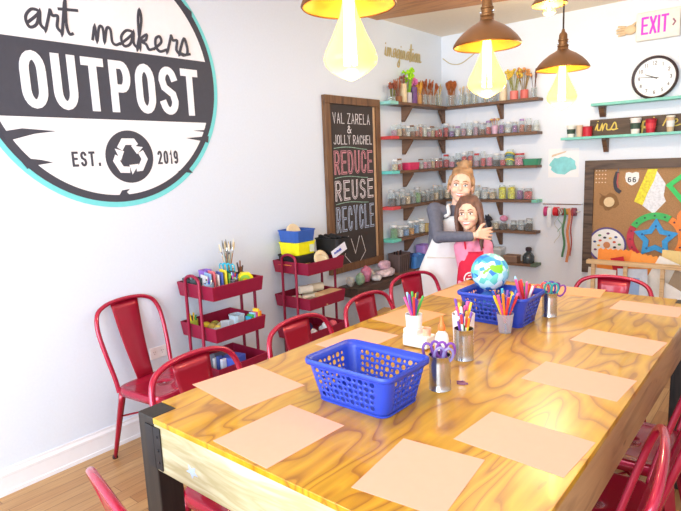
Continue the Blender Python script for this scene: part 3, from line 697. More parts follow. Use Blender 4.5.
# ------------------------------------------------------------------ chalkboard
bd = wood([(96, 66, 44), (124, 88, 58), (74, 50, 34)], 1, 2, 10, .5, name='dark_frame_wood')
ya, yb, za, zb = -2.105, -1.285, .73, 2.33
cb = tag(empty('chalkboard', (0, (ya+yb)/2, za)), 'tall chalkboard in a brown wooden frame lettered REDUCE REUSE RECYCLE on the left wall', 'chalkboard')
w_, h_ = yb-ya, zb-za; f = .07
MB().box((.010, 0, h_/2), (.018, w_-.02, h_-.02)).build('board', mat((62, 56, 56), .8, var=.15, scale=5), cb, smooth=False)
for (y, z, dy, dz) in ((0, h_-f/2, w_, f), (0, f/2, w_, f), (-(w_-f)/2, h_/2, f, h_-2*f-.001), ((w_-f)/2, h_/2, f, h_-2*f-.001)):
    MB().box((.02, y, z), (.04, dy, dz)).build('frame_side', bd, cb, smooth=False, bevel=.002)
MB().box((.021, (w_)/2-f-.022, h_/2), (.022, .018, h_-2*f-.01)).build('light_strip', mat((206, 164, 124), .6), cb, smooth=False)
chk = mat((226, 222, 226), .9, var=.25, scale=50); pk = mat((214, 150, 160), .9, var=.25, scale=50); bl = mat((170, 190, 214), .9, var=.25, scale=50)
cf = lambda z: ((.0192, -w_/2+f+.05, z), (0, 1, 0), (0, 0, 1), (1, 0, 0))
mb = MB(); word(mb, 'VAL ZARELA', 0, 1.36, .044, .095, .007, .0008, cf(0), gap=.35); mb.build('chalk_lettering', chk, cb, smooth=False)
mb = MB(); word(mb, '&', .2, 1.275, .06, .07, .008, .0008, cf(0)); mb.build('chalk_lettering', chk, cb, smooth=False)
mb = MB(); word(mb, 'JOLLY RACHEL', 0, 1.175, .038, .085, .007, .0008, cf(0), gap=.35); mb.build('chalk_lettering', chk, cb, smooth=False)
for wd, z, m, lw_, hh in (('REDUCE', .905, pk, .082, .215), ('REUSE', .665, chk, .092, .185), ('RECYCLE', .375, bl, .068, .235)):
    mb = MB(); g = (.58-lw_*len(wd))/(len(wd)-1)/lw_
    word(mb, wd, -.005, z, lw_, hh, .024, .0008, cf(0), gap=g); mb.build('chalk_lettering', m, cb, smooth=False)
    mb = MB(); word(mb, wd, .001, z+.006, lw_-.012, hh-.012, .008, .0014, cf(0), gap=(g*lw_+.012)/(lw_-.012)); mb.build('chalk_lettering_core', mat((96, 60, 66), .9), cb, smooth=False)
mb = MB()
for z in (1.14, .873, .635): mb.ribbon([(.0+i*.055, z+.012*math.sin(i*.5)) for i in range(10)], .006, .0008, cf(0))
mb.build('chalk_lines', mat((150, 190, 170), .9, var=.3, scale=40), cb, smooth=False)
mb = MB(); mb.ribbon([(.16, .33), (.10, .15), (.26, -.0), (.42, .15), (.36, .31)], .006, .0008, cf(0)); mb.ribbon([(.2, .30), (.26, .15), (.33, .31)], .006, .0008, cf(0)); mb.ribbon([(.14, .03), (.2, .07)], .006, .0008, cf(0))
mb.build('chalk_drawing', chk, cb, smooth=False)
# ------------------------------------------------------------------ dark wall ledge with stones
LZ = .60
o = MB().box((.115, -1.62, LZ-.045), (.23, .72, .09)).build('wall_ledge', wood([(60, 46, 40), (84, 64, 54), (46, 36, 32)], 1, 1, 10, .5, name='ledge_wood'), smooth=False, bevel=.003)
tag(o, 'thick dark wooden ledge below the chalkboard', 'ledge')
def stone(x, y, z, r, col, label, seed, cat='stone', name='crystal_stone'):
    q = random.Random(seed); bm = bmesh.new(); bmesh.ops.create_icosphere(bm, subdivisions=2, radius=1)
    for v in bm.verts:
        k = 1+q.uniform(-.16, .16); v.co = Vector((v.co.x*r[0]*k, v.co.y*r[1]*k, max(-.85, v.co.z)*r[2]*k))
    zm = min(v.co.z for v in bm.verts)
    for v in bm.verts: v.co.z -= zm
    me = bpy.data.meshes.new(name); bm.to_mesh(me); bm.free(); me.materials.append(mat(col, .35, var=.3, scale=25, bump=.3))
    o = bpy.data.objects.new(name, me); C.objects.link(o); o.location = (x, y, z); return tag(o, label, cat)
stone(.13, -1.40, LZ, (.08, .15, .045), (222, 206, 214), 'large flat pale crystal on the right end of the dark ledge', 1)
stone(.12, -1.40, LZ+.076, (.05, .09, .045), (214, 176, 196), 'pink crystal resting on the large pale one', 2)
stone(.12, -1.70, LZ, (.05, .055, .085), (206, 120, 150), 'pink pointed crystal in the middle of the dark ledge', 3)
stone(.17, -1.60, LZ, (.04, .06, .03), (232, 232, 236), 'small white stone beside the pink pointed crystal', 4)
stone(.07, -1.56, LZ, (.04, .05, .05), (190, 190, 186), 'grey stone behind the small white stone on the ledge', 5)
stone(.14, -1.82, LZ, (.04, .05, .06), (150, 180, 150), 'pale green stone on the left of the dark ledge', 6)
stone(.10, -1.92, LZ, (.04, .04, .05), (200, 196, 190), 'beige stone at the left end of the dark ledge', 7)
# things on the floor under the ledge
boxy('cardboard_box', .42, -1.75, 0, .26, .30, .36, mat((190, 150, 104), .8), 'brown cardboard box on the floor below the dark ledge', 'box', rz=R(10))
o = MB().ell((0, 0, .15), (.12, .13, .15)).build('fabric_bag', mat((52, 36, 72), .9, bump=.5, scale=12), loc=(.50, -1.36, 0)); tag(o, 'dark purple bag slumped on the floor by the cardboard box', 'bag')
o = MB().ell((0, 0, .09), (.09, .09, .09)).build('fabric_bag', mat((64, 90, 140), .9, bump=.5, scale=12), loc=(.62, -1.60, 0)); tag(o, 'small blue bag on the floor by the cardboard box', 'bag')
# ------------------------------------------------------------------ corner shelves, left wall and back wall
sw = wood([(92, 64, 48), (122, 88, 64), (72, 50, 38)], 1, 0, 10, .55, name='shelf_wood')
swy = wood([(92, 64, 48), (122, 88, 64), (72, 50, 38)], 1, 1, 10, .55, name='shelf_wood_side')
SZ = [2.300, 1.965, 1.625, 1.268, .938, .590]; SD = .15
ORD = ['top', 'second', 'third', 'fourth', 'fifth', 'lowest']
LEFTC = [(150, 214, 204), (206, 70, 70), (110, 214, 206), (222, 80, 84), (120, 220, 200), (122, 84, 60)]
RIGHTC = [(110, 78, 56), (110, 78, 56), (110, 78, 56), (120, 200, 180), (96, 66, 50), (90, 110, 90)]
def bracket(mb, o, along, out, w=.028, dep=.125, h=.15):
    """triangular wooden shelf bracket; o: top point on the wall"""
    o, a, d = Vector(o), Vector(along), Vector(out)
    mb.prism([(0, 0), (dep, 0), (dep, -.018), (.03, -h), (0, -h)], w, (o-a*w/2, d, (0, 0, 1), a))
for i, z in enumerate(SZ):
    t = tag(empty('corner_shelf', (0, 0, z)), f'brown L-shaped corner shelf, {ORD[i]} of the six levels', 'shelf', 'corner shelves')
    MB().box((SD/2+.001, -.60-.075, 0), (SD, 1.05, .028)).build('side_board', swy, t, smooth=False, bevel=.002)
    MB().box((.585, -SD/2-.001, .0), (1.165, SD, .028)).build('back_board', sw, t, smooth=False, bevel=.002)
    MB().box((SD/2+.002, -1.2, .0005), (SD+.003, .14, .030)).build('painted_end', mat(LEFTC[i], .5), t, smooth=False, bevel=.002)
    if i in (3, 5): MB().box((1.15, -SD/2-.001, .0005), (.06, SD+.003, .030)).build('painted_end', mat(RIGHTC[i], .5), t, smooth=False, bevel=.002)
    for o_, a_, d_ in (((0, -.84, -.0145), (0, 1, 0), (1, 0, 0)), ((.03, 0, -.0145), (1, 0, 0), (0, -1, 0)), ((.735, 0, -.0145), (1, 0, 0), (0, -1, 0))):
        mb = MB(); bracket(mb, o_, a_, d_); mb.build('bracket', sw, t, smooth=False, bevel=.002)
gl = glass((244, 248, 248), .86)
CON = {'red beads': (190, 50, 60), 'white buttons': (226, 222, 214), 'brown seeds': (130, 84, 56), 'pink sequins': (216, 120, 150), 'purple yarn': (130, 80, 150),
       'grey stones': (120, 120, 122), 'dark buttons': (64, 56, 56), 'green beads': (100, 150, 90), 'blue glitter': (110, 150, 200), 'tan shells': (206, 180, 146),
       'amber beads': (206, 150, 70), 'mauve ribbon': (176, 130, 150), 'yellow pom-poms': (246, 214, 20), 'silver clips': (176, 178, 184), 'rust confetti': (176, 96, 70), 'cream felt': (236, 226, 206)}
LIDC = {'white': (236, 236, 236), 'silver': (180, 182, 186), 'red': (190, 50, 56), 'black': (44, 40, 40), 'brown': (120, 84, 60), 'lilac': (170, 140, 190), 'none': None}
def jar(x, y, z, r, h, con, lid, label, grp, fill=.75, sq=False):
    if sq: r = r*.9
    pr = [(r*.88, 0), (r, .006), (r, h*.74), (r*.8, h*.86), (r*.78, h)]
    o = MB().lathe(pr, seg=12).build('glass_jar', gl, loc=(x, y, z))
    hf = h*.74*fill
    MB().lathe([(r*.6, .004), (r*.93, .008), (r*.93, hf), (r*.4, hf*1.08), (.001, hf*1.04)], seg=10).build('contents', mat(CON[con], .7, var=.55, scale=60, bump=.8), o)
    if LIDC[lid]: MB().lathe([(r*.84, h*.9), (r*.86, h*.9), (r*.86, h*1.03), (r*.8, h*1.05), (.001, h*1.05)], seg=12).build('lid', mat(LIDC[lid], .4), o)
    return tag(o, label, 'jar', grp)
q = random.Random(11)
Nth = ['first', 'second', 'third', 'fourth', 'fifth', 'sixth', 'seventh', 'eighth', 'ninth', 'tenth', 'eleventh', 'twelfth', 'thirteenth', 'fourteenth', 'fifteenth']
def pos(side, s, d=.075):   # s = distance from the room corner
    return (d, -s) if side == 'L' else (s, -d)
def sname(i, side): return f'on the {ORD[i]} corner shelf'+(', left wall' if side == 'L' else ', back wall')
def row(i, side, specs):
    """specs: (distance from corner, radius, height, contents, lid, fill)"""
    for k, (s, r, h, con, lid, fill) in enumerate(specs):
        x, y = pos(side, s)
        lt = 'open glass jar' if lid == 'none' else f'{lid} lidded jar'
        jar(x, y, SZ[i]+.0146, r, h, con, lid, f'{lt} of {con}, {Nth[k]} {"left" if side=="L" else "right"} of the corner, {ORD[i]} shelf', f'glass jars on the corner shelves', fill)
def auto(i, side, s0, s1, step, cons, lids, r=.032, h=.115, skip=()):
    n = int((s1-s0)/step)+1; sp = []
    for k in range(n):
        s = s0+k*step
        if any(a <= s <= b for a, b in skip): continue
        sp.append((s, r*q.uniform(.88, 1.04), h*q.uniform(.8, 1.15), cons[(k*7+i) % len(cons)] if k % 3 else cons[(k*2) % len(cons)], lids[(k*3+i) % len(lids)], q.uniform(.6, 1)))
    row(i, side, sp)
warm = ['red beads', 'white buttons', 'brown seeds', 'pink sequins', 'rust confetti', 'cream felt', 'mauve ribbon', 'tan shells']
row2L = auto(1, 'L', .19, 1.18, .083, warm, ['white', 'none', 'brown', 'silver', 'none'], skip=())
auto(1, 'R', .09, 1.13, .074, warm+['purple yarn', 'cream felt'], ['none', 'white', 'lilac', 'none', 'silver'], h=.13, skip=((.62, .74),))
auto(2, 'L', .19, 1.18, .083, warm+['dark buttons'], ['white', 'none', 'brown', 'silver', 'none'], skip=((.66, .95),))
auto(2, 'R', .09, .80, .076, ['red beads', 'mauve ribbon', 'cream felt', 'pink sequins', 'dark buttons', 'green beads'], ['none', 'white', 'red', 'none', 'silver'], r=.034, h=.145)
auto(3, 'L', .20, 1.18, .098, ['grey stones', 'dark buttons', 'green beads', 'cream felt', 'tan shells', 'grey stones'], ['silver', 'none', 'white'], r=.040, h=.14)
auto(3, 'R', .10, .66, .093, ['tan shells', 'silver clips', 'white buttons', 'cream felt'], ['silver', 'silver', 'none'], r=.038, h=.13)
auto(4, 'L', .62, 1.18, .105, ['cream felt', 'blue glitter', 'white buttons', 'amber beads', 'green beads'], ['none', 'white', 'none'], r=.042, h=.13)
auto(4, 'R', .90, 1.15, .085, ['dark buttons', 'grey stones', 'silver clips'], ['none', 'silver', 'none'], r=.038, h=.12)
# special things on the shelves
Z1, Z2, Z3, Z4, Z5, Z6 = [z+.0146 for z in SZ]
for k, (s, con) in enumerate([(.77, 'yellow pom-poms'), (.875, 'yellow pom-poms')]):
    x, y = pos('R', s); jar(x, y, Z4, .042, .15, con, 'none', ['glass jar packed with yellow pom-poms, left one on the fourth back shelf', 'glass jar packed with yellow pom-poms, right one on the fourth back shelf'][k], 'glass jars on the corner shelves', 1.1)
x, y = pos('R', .965); jar(x, y, Z4, .036, .12, 'purple yarn', 'none', 'small jar of purple yarn right of the yellow jars', 'glass jars on the corner shelves', 1)
x, y = pos('R', 1.055); jar(x, y, Z4, .045, .11, 'red beads', 'silver', 'wide jar of red beads at the right end of the fourth shelf', 'glass jars on the corner shelves', 1)
bin_('pink_tub', .075, -.81, Z3, .10, .19, .075, mat((214, 50, 100), .5), 'hot pink plastic tub on the third shelf, left wall', 'tub')
# green tray, lidded pink jar, tall green-yellow jar
bin_('green_tray', 1.09, -.075, Z3, .15, .11, .065, mat((60, 140, 106), .5), 'green plastic tray at the right end of the third shelf', 'tray')
x, y = pos('R', .96); o = jar(x, y, Z3, .055, .12, 'pink sequins', 'red', 'squat glass jar of pink sequins under a red lid beside the green tray', 'glass jars on the corner shelves', .9)
x, y = pos('R', .855); o = jar(x, y, Z3, .046, .17, 'green beads', 'none', 'tall round jar of green and yellow trimmings on the third shelf', 'glass jars on the corner shelves', 1.05)
for i, (dz, cc) in enumerate([(.05, (246, 226, 60)), (.09, (60, 120, 180)), (.12, (240, 220, 70))]):
    MB().tube([(.0463*math.cos(a*PI/8), .0463*math.sin(a*PI/8), dz-.02*math.sin(a*PI/8)) for a in range(16)], .006, 6, closed=True).build('trim_band', mat(cc, .6), o)
# stacked jar on row two
# ---- top shelf: bunches
def bunch(s, side, r, h, n, hh, spread, cols, bc, label, jc=None, seed=1, th=.0025, tip='bristle', grp='bunches of brushes and stems on the top shelf', d=.075, tipr=.008):
    x, y = pos(side, s, d); qq = random.Random(seed)
    jm = jc if jc else gl
    t = tag(empty('stem_jar', (x, y, Z1)), label, 'jar of stems', grp)
    MB().lathe([(.001, 0), (r*.95, 0), (r, .006), (r, h), (r-.003, h), (r-.004, .008), (.001, .008)], seg=14).build('jar', jm, t)
    mb = MB(); m2 = MB()
    for k in range(n):
        a = qq.uniform(0, 6.28); rr = (r-.008)*qq.uniform(.2, .9); L = hh*qq.uniform(.78, 1.05); f = spread*qq.uniform(.4, 1)
        b = Vector((rr*.7*math.cos(a), rr*.7*math.sin(a), .01)); c = Vector((rr*math.cos(a), rr*math.sin(a), h)); e = Vector((math.cos(a)*(rr+f), math.sin(a)*(rr+f), L))
        if side == 'L': e.x = max(e.x, -.066)
        else: e.y = min(e.y, .066)
        P = spl([b, c, e], 4)
        mb.tube(P, th, 5)
        if tip == 'bristle': m2.tube([P[-3], P[-2], P[-1]], [th*1.2, tipr, tipr*.5], 5)
        elif tip == 'flower':
            for w_ in range(4): m2.ell(P[-1]+Vector((qq.uniform(-.014, .014), qq.uniform(-.014, .008), qq.uniform(-.02, .01))), (tipr, tipr, tipr), 6, 4)
        else: m2.tube([P[-5], P[-3], P[-1]], [th, tipr, .001], 4)
    mb.build('stems', mat(cols, .7), t); m2.build('tips', mat(bc, .85, var=.3, scale=60), t)
    return t
bunch(1.13, 'L', .04, .05, 14, .17, .035, (110, 110, 60), (150, 80, 60), 'short pot of dried red brown sprigs at the left end of the top shelf', seed=1, tip='flower', tipr=.01)
bunch(1.02, 'L', .042, .06, 12, .24, .03, (150, 90, 60), (170, 100, 70), 'bundle of thin reddish twigs on the top shelf, left wall', mat((150, 96, 60), .6), seed=2, tipr=.006)
bunch(.92, 'L', .038, .19, 8, .27, .02, (150, 84, 66), (146, 90, 80), 'tall cream cylinder topped with brown brushes on the top shelf', mat((226, 206, 166), .5), seed=3, tipr=.014)
bunch(.82, 'L', .034, .11, 14, .32, .05, (150, 206, 40), (168, 224, 40), 'bright lime green curly stems on the top shelf', mat((200, 196, 206), .4), seed=4, tip='flower', tipr=.013)
bunch(.73, 'L', .042, .17, 10, .26, .02, (120, 60, 130), (214, 110, 170), 'purple and pink spools in a jar on the top shelf', mat((110, 70, 130), .5, var=.5, scale=12), seed=5, tip='flower', tipr=.018)
bunch(.63, 'L', .036, .10, 14, .25, .03, (226, 160, 70), (240, 176, 70), 'golden yellow feathers in a jar on the top shelf', mat((200, 150, 90), .5), seed=6, tip='blade', tipr=.012)
for k, (s, lab) in enumerate([(.53, 'fan of rust brown paintbrushes left of the corner, third jar from it'), (.43, 'fan of rust brown paintbrushes left of the corner, second jar from it'), (.33, 'fan of rust brown paintbrushes left of the corner, jar nearest it')]):
    bunch(s, 'L', .036, .11, 14, .26, .05, (176, 110, 60), (166, 88, 50), lab, seed=10+k, tipr=.009)
bunch(.20, 'L', .034, .13, 10, .23, .02, (214, 190, 130), (220, 200, 150), 'pale reeds in a jar in the very corner of the top shelf', seed=14, tipr=.006)
bunch(.17, 'R', .05, .12, 40, .27, .035, (176, 104, 44), (170, 92, 40), 'thick brown broom-like brush bunch just right of the corner', seed=15, tipr=.011, d=.09)
for k, s in enumerate([.29, .37, .45]):
    bunch(s, 'R', .032, .12, 7, .20, .02, (206, 180, 140), (226, 206, 170), f'jar of pale brushes behind the middle pendant bulb, {Nth[k]} after the brown bunch', seed=20+k, tipr=.007)
bunch(.56, 'R', .034, .10, 8, .22, .03, (140, 100, 60), (120, 80, 50), 'dark brown brushes with a round knob behind the middle pendant lamp', seed=26, tipr=.012)
bunch(.66, 'R', .036, .11, 8, .19, .02, (150, 100, 60), (190, 150, 90), 'tan brushes in a glass jar above the right shelf bracket', seed=27, tipr=.009)
bunch(.77, 'R', .04, .17, 3, .20, .01, (220, 190, 130), (220, 190, 130), 'tall cream cylinder on the right half of the top shelf', mat((232, 214, 180), .5), seed=28, tipr=.006)
bunch(.89, 'R', .042, .09, 16, .29, .07, (150, 150, 60), (232, 196, 80), 'yellow flower bouquet in a pink vase on the top shelf', mat((232, 130, 120), .5), seed=29, tip='flower', tipr=.013)
bunch(1.0, 'R', .04, .09, 12, .29, .05, (150, 120, 50), (214, 150, 90), 'orange yellow dried flowers in a coral vase on the top shelf', mat((220, 110, 100), .5), seed=30, tip='flower', tipr=.011)
bunch(1.10, 'R', .03, .10, 6, .28, .02, (110, 70, 60), (120, 80, 76), 'thin dark brushes at the right end of the top shelf', seed=31, tipr=.01)
# ---- row two extra: bouquet and stacked jar
x, y = pos('R', .68); o = cyl_cup('pink_vase', x, y, Z2, .03, .09, mat((214, 176, 196), .5), 'pale pink cup of dried flowers on the second back shelf', 'vase', r2=.036)
for k in range(9):
    a = k*.7; o = MB().tube([(0, 0, 0), (.03*math.cos(a), .03*math.sin(a)*.6, .07)], .002, 5); o.ell((.032*math.cos(a), .032*math.sin(a)*.6, .078), (.014, .014, .012), 7, 5)
    o = o.build('dried_flower', mat([(216, 170, 110), (200, 120, 110), (226, 200, 150)][k % 3], .8), loc=(x+.012*math.cos(a), y+.012*math.sin(a), Z2+.075)); tag(o, 'dried flower in the pale pink cup on the second shelf', 'flower', 'dried flowers on the second shelf')
# ---- row three handled; row four deep items; row five
o = tag(empty('toy_dog', (.60, -.085, Z5)), 'small black plush animal on the fifth back shelf beside the hand', 'toy')
bk_ = mat((40, 42, 52), .8, bump=.5, scale=60)
MB().ell((0, 0, .05), (.055, .04, .05)).build('body', bk_, o); MB().ell((.02, -.01, .115), (.038, .034, .034)).ell((.055, -.02, .108), (.02, .016, .014)).build('head', bk_, o)
for sy in (-1, 1): MB().ell((.005, sy*.03-.01, .14), (.012, .008, .022)).build('ear', bk_, o)
MB().ell((-.02, 0, .09), (.03, .03, .015)).build('collar', mat((110, 130, 170), .7), o)
for k, (s, con, r, h) in enumerate([(.70, 'tan shells', .035, .085), (.79, 'dark buttons', .04, .08)]):
    x, y = pos('R', s); jar(x, y, Z5, r, h, con, 'none', ['low jar of tan shells right of the black plush animal', 'low dark jar under the pink pompom on the fifth shelf'][k], 'glass jars on the corner shelves', 1)
o = MB().ell((0, 0, .035), (.045, .035, .035)).ell((.02, -.02, .05), (.02, .02, .018)).build('pink_pompom', mat((226, 150, 180), .9, bump=1, scale=50), loc=(.79, -.075, Z5+.086)); tag(o, 'pink pompom sitting on a dark jar on the fifth shelf', 'pompom')
boxy('amber_box', .075, -.52, Z5, .10, .12, .085, mat((196, 170, 110), .6), 'tan box on the fifth shelf behind the woman', 'box')
# row six
o = bin_('striped_bin', .10, -1.10, Z6, .14, .19, .19, mat((110, 92, 90), .8), 'fabric bin with dark and cream stripes on the lowest shelf', 'bin', flare=1.14)
mb = MB()
for k in range(6):
    yy = -.088+.035*k; mb.prism([(yy, .004), (yy+.012, .004), (yy*1.1+.014, .175), (yy*1.1, .175)], .0015, ((.0712, 0, 0), (.0, 1, 0), (.055, 0, 1), (1, 0, 0)))
mb.build('stripes', mat((40, 34, 36), .8), o, smooth=False)
for k in range(5):
    c_ = [(60, 30, 30), (40, 40, 44), (150, 90, 70), (30, 30, 34), (90, 50, 50)][k]
    p_ = MB().tube([(0, 0, 0), (.005, .01, .2)], .009, 7).build('felt_roll', mat(c_, .9), loc=(.075+.012*(k % 2), -1.165+.03*k, Z6+.01)); tag(p_, 'rolled dark felt standing in the striped bin', 'felt roll', 'felt rolls in the striped bin')
bin_('blue_bin', .11, -.83, Z6, .15, .19, .13, mat((66, 130, 206), .6), 'light blue plastic bin on the lowest shelf, left wall', 'bin', flare=1.12)
for k in range(4):
    p_ = MB().ell((0, 0, .03), (.045, .04, .03)).build('fabric_scrap', mat([(50, 90, 170), (70, 120, 200), (40, 60, 120), (90, 150, 220)][k], .9, bump=.6), loc=(.08+.05*(k % 2), -.89+.06*(k//2)+.06*(k % 2), Z6+.09)); tag(p_, 'blue fabric scrap piled in the light blue bin', 'fabric', 'blue fabric scraps in the light blue bin')
bin_('purple_box', .09, -.60, Z6, .12, .16, .21, mat((176, 140, 214), .6), 'lilac box on the lowest shelf behind the woman', 'box', flare=1.02)
o = boxy('clear_case', .72, -.08, Z6, .13, .11, .15, glass((226, 230, 230), .5), 'clear plastic case on the lowest back shelf', 'case', lid=glass((240, 240, 240), .3))
boxy('brown_basket', .89, -.08, Z6, .15, .11, .075, mat((140, 110, 92), .8, bump=.6, scale=90), 'low brown basket in the middle of the lowest back shelf', 'basket', lid=mat((160, 130, 110), .8))
t = tag(empty('cork_bottle', (1.07, -.075, Z6)), 'dark round bottle with a black stopper at the right end of the lowest shelf', 'bottle')
MB().lathe([(.001, 0), (.055, 0), (.062, .02), (.062, .07), (.045, .10), (.025, .115), (.025, .13), (.001, .13)], seg=20).build('body', glass((70, 80, 84), .25), t)
MB().lathe([(.03, .131), (.032, .135), (.032, .16), (.02, .17), (.001, .17)], seg=16).build('stopper', mat((60, 44, 50), .5), t)
MB().lathe([(.001, .01), (.045, .01), (.045, .06), (.001, .06)], seg=12).build('contents', mat((60, 40, 36), .8), t)
boxy('dark_roll_box', .53, -.085, Z6, .12, .09, .11, mat((48, 40, 40), .7), 'dark box at the left of the lowest back shelf behind the girl', 'box')
# ------------------------------------------------------------------ wire words near the ceiling
wire = mat((196, 180, 136), .5, .3)
mb = MB(); put_script(mb, script('imagination', 0, 0, .085, .86), .0085, .006, ((0, 0, 0), (0, 1, 0), (0, 0, 1), (1, 0, 0)))
tag(mb.build('wire_word', wire, loc=(.002, -1.13, 2.765), smooth=False), 'thin metal script word reading imagination above the top shelf', 'wall word')
mb = MB(); put_script(mb, [spl([(x_, z_, 0) for x_, z_ in ((0, 0), (.10, -.07), (.22, -.085), (.34, -.03), (.44, .03), (.50, .0))], 6)]+script('on', .50, 0, .10, 1.3), .0085, .006, ((0, 0, 0), (1, 0, 0), (0, 0, 1), (0, -1, 0)))
tag(mb.build('wire_word', wire, loc=(.02, -.001, 2.86), smooth=False), 'thin metal script word mostly hidden behind the middle brass pendant', 'wall word')
# ------------------------------------------------------------------ teal shelves on the back wall
tl = mat((126, 206, 190), .5, var=.1, scale=12); zu, zl = 2.187, 1.885
t = tag(empty('wall_shelf', (2.2, 0, zu)), 'upper teal shelf below the clock on the back wall', 'shelf')
MB().box((.1, -.07, 0), (1.26, .14, .024)).build('board', tl, t, smooth=False, bevel=.002)
t2 = tag(empty('wall_shelf', (2.2, 0, zl)), 'lower teal shelf holding paper cups above the corkboard', 'shelf')
MB().box((.0, -.075, 0), (1.60, .15, .024)).build('board', tl, t2, smooth=False, bevel=.002)
for xx in (-.45, .55):
    mb = MB(); bracket(mb, (xx, 0, -.0125), (1, 0, 0), (0, -1, 0), w=.05, dep=.09, h=.10); mb.build('bracket', sw, t, smooth=False)
for xx in (-.41, .55):
    mb = MB(); bracket(mb, (xx, 0, -.0125), (1, 0, 0), (0, -1, 0), w=.04, dep=.11, h=.13); mb.build('bracket', sw, t2, smooth=False)
zc = zl+.0122
o = boxy('word_board', 2.06, -.03, zc, .84, .02, .155, wood([(74, 56, 42), (98, 76, 58), (56, 42, 34)], 1, 0, 8, .6, name='word_board_wood'), 'dark wooden board with yellow script lettering standing on the lower teal shelf', 'sign')
gd = mat((226, 196, 80), .5)
mb = MB(); put_script(mb, script('ins', -.37, .05, .062, 1.5), .011, .002, ((0, -.0102, 0), (1, 0, 0), (0, 0, 1), (0, -1, 0))); mb.build('lettering', gd, o, smooth=False)
mb = MB(); put_script(mb, script('pi', .03, .05, .062, 1.4)+script('re', .20, .05, .062, 1.5), .011, .002, ((0, -.0102, 0), (1, 0, 0), (0, 0, 1), (0, -1, 0))); mb.build('lettering', gd, o, smooth=False)
def paper_cup(x, y, h, r, body, lidm, label, sleeve=None, cyl=False):
    t = tag(empty('paper_cup', (x, y, zc)), label, 'cup', 'cups on the lower teal shelf')
    r0 = r if cyl else r*.76
    MB().lathe([(.001, 0), (r0, 0), (r0+(r-r0)*.9, h*.9), (r0+(r-r0)*.9, h*.9), (r, h*.92), (.001, h*.92)], seg=20).build('body', body, t)
    if lidm: MB().lathe([(r*1.06, h*.9), (r*1.06, h*.95), (r*.98, h), (.001, h)], seg=20).build('lid', lidm, t)
    if sleeve: MB().lathe([(r0+(r-r0)*.3+.001, h*.3), (r0+(r-r0)*.3+.002, h*.3), (r0+(r-r0)*.7+.002, h*.68), (r0+(r-r0)*.7+.001, h*.68)], seg=20).build('sleeve', sleeve, t)
    return t
W_ = mat((240, 238, 232), .5); Rd = mat((196, 30, 50), .5); gn = mat((60, 84, 70), .6)
paper_cup(1.475, -.075, .115, .040, W_, W_, 'white lidded cup with a green band at the left end of the lower teal shelf', gn)
paper_cup(1.56, -.09, .12, .033, mat((222, 196, 170), .6), None, 'slim cream cup behind the red cup on the lower teal shelf')
paper_cup(1.632, -.085, .095, .044, Rd, mat((170, 30, 44), .5), 'solid red cup left of the lettered board', None, True)
paper_cup(2.055, -.10, .14, .045, W_, W_, 'tall white lidded cup with a dark green band in front of the lettered board', gn)
paper_cup(2.18, -.10, .125, .046, Rd, mat((150, 20, 40), .5), 'red cup with a dark rim in front of the lettered board', mat((214, 60, 70), .5))
paper_cup(2.335, -.10, .14, .034, mat((214, 186, 150), .6), mat((236, 230, 214), .5), 'tan cup with a cream top in front of the lettered board', W_)
# ------------------------------------------------------------------ clock
t = tag(empty('wall_clock', (2.178, -.012, 2.385)), 'round wall clock with a black rim and white face', 'clock')
cr_ = .188; T = Matrix.Rotation(PI/2, 4, 'X')
MB().lathe([(.001, 0), (cr_, 0), (cr_, .030), (cr_-.008, .038), (cr_-.020, .034), (cr_-.022, .012), (.001, .012)], seg=48, mtx=T).build('rim', mat((58, 40, 40), .35), t)
MB().lathe([(.001, .0125), (cr_-.023, .0125), (cr_-.023, .014), (.001, .014)], seg=48, mtx=T).build('face', mat((246, 246, 248), .5, var=.005), t)
mb = MB(); fr = ((0, -.0142, 0), (1, 0, 0), (0, 0, 1), (0, -1, 0))
for k in range(1, 13):
    mb = MB()
    a = PI/2-2*PI*k/12; s_ = str(k); w_ = .017; tw = len(s_)*w_+(len(s_)-1)*.006
    word(mb, s_, .128*math.cos(a)-tw/2, .128*math.sin(a)-.016, w_, .032, .0045, .0008, fr, gap=.35)
    mb.build('numeral', mat((60, 56, 60), .5), t, smooth=False)
def hand(deg, L, w, off): 
    a = R(90-deg); d = Vector((math.cos(a), math.sin(a))); p = Vector((-d.y, d.x))
    return MB().prism([tuple(-d*L*.25-p*w), tuple(-d*L*.25+p*w), tuple(d*L+p*w*.4), tuple(d*L-p*w*.4)], .001, ((0, off, 0), (1, 0, 0), (0, 0, 1), (0, -1, 0)))
bkm = mat((40, 38, 42), .4)
hand(293, .085, .006, -.0165).build('hour_hand', bkm, t, smooth=False); hand(276, .125, .0035, -.018).build('minute_hand', bkm, t, smooth=False)
# ------------------------------------------------------------------ exit sign
t = tag(empty('exit_sign', (2.185, 0, 2.835)), 'white exit sign with glowing magenta letters high on the back wall', 'exit sign')
MB().box((0, -.03, 0), (.35, .05, .245)).build('housing', mat((240, 236, 226), .5), t, smooth=False, bevel=.012)
mb = MB(); fr = ((0, -.0552, 0), (1, 0, 0), (0, 0, 1), (0, -1, 0)); mg = mat((250, 30, 170), .5, emit=.55, var=.01)
word(mb, 'EXIT', -.130, -.072, .058, .15, .018, .0012, fr, gap=.12); mb.build('lettering', mg, t, smooth=False)
mb = MB(); mb.ribbon([(.118, .028), (.136, 0), (.118, -.028)], .013, .0012, fr); mb.build('arrow', mat((150, 90, 110), .5), t, smooth=False)
o = MB().box((0, -.03, 0), (.07, .05, .10)).build('sign_mount', mat((70, 64, 62), .6), smooth=False, bevel=.006, loc=(2.41, 0, 2.835)); tag(o, 'dark grey mounting box at the right end of the exit sign', 'mount')
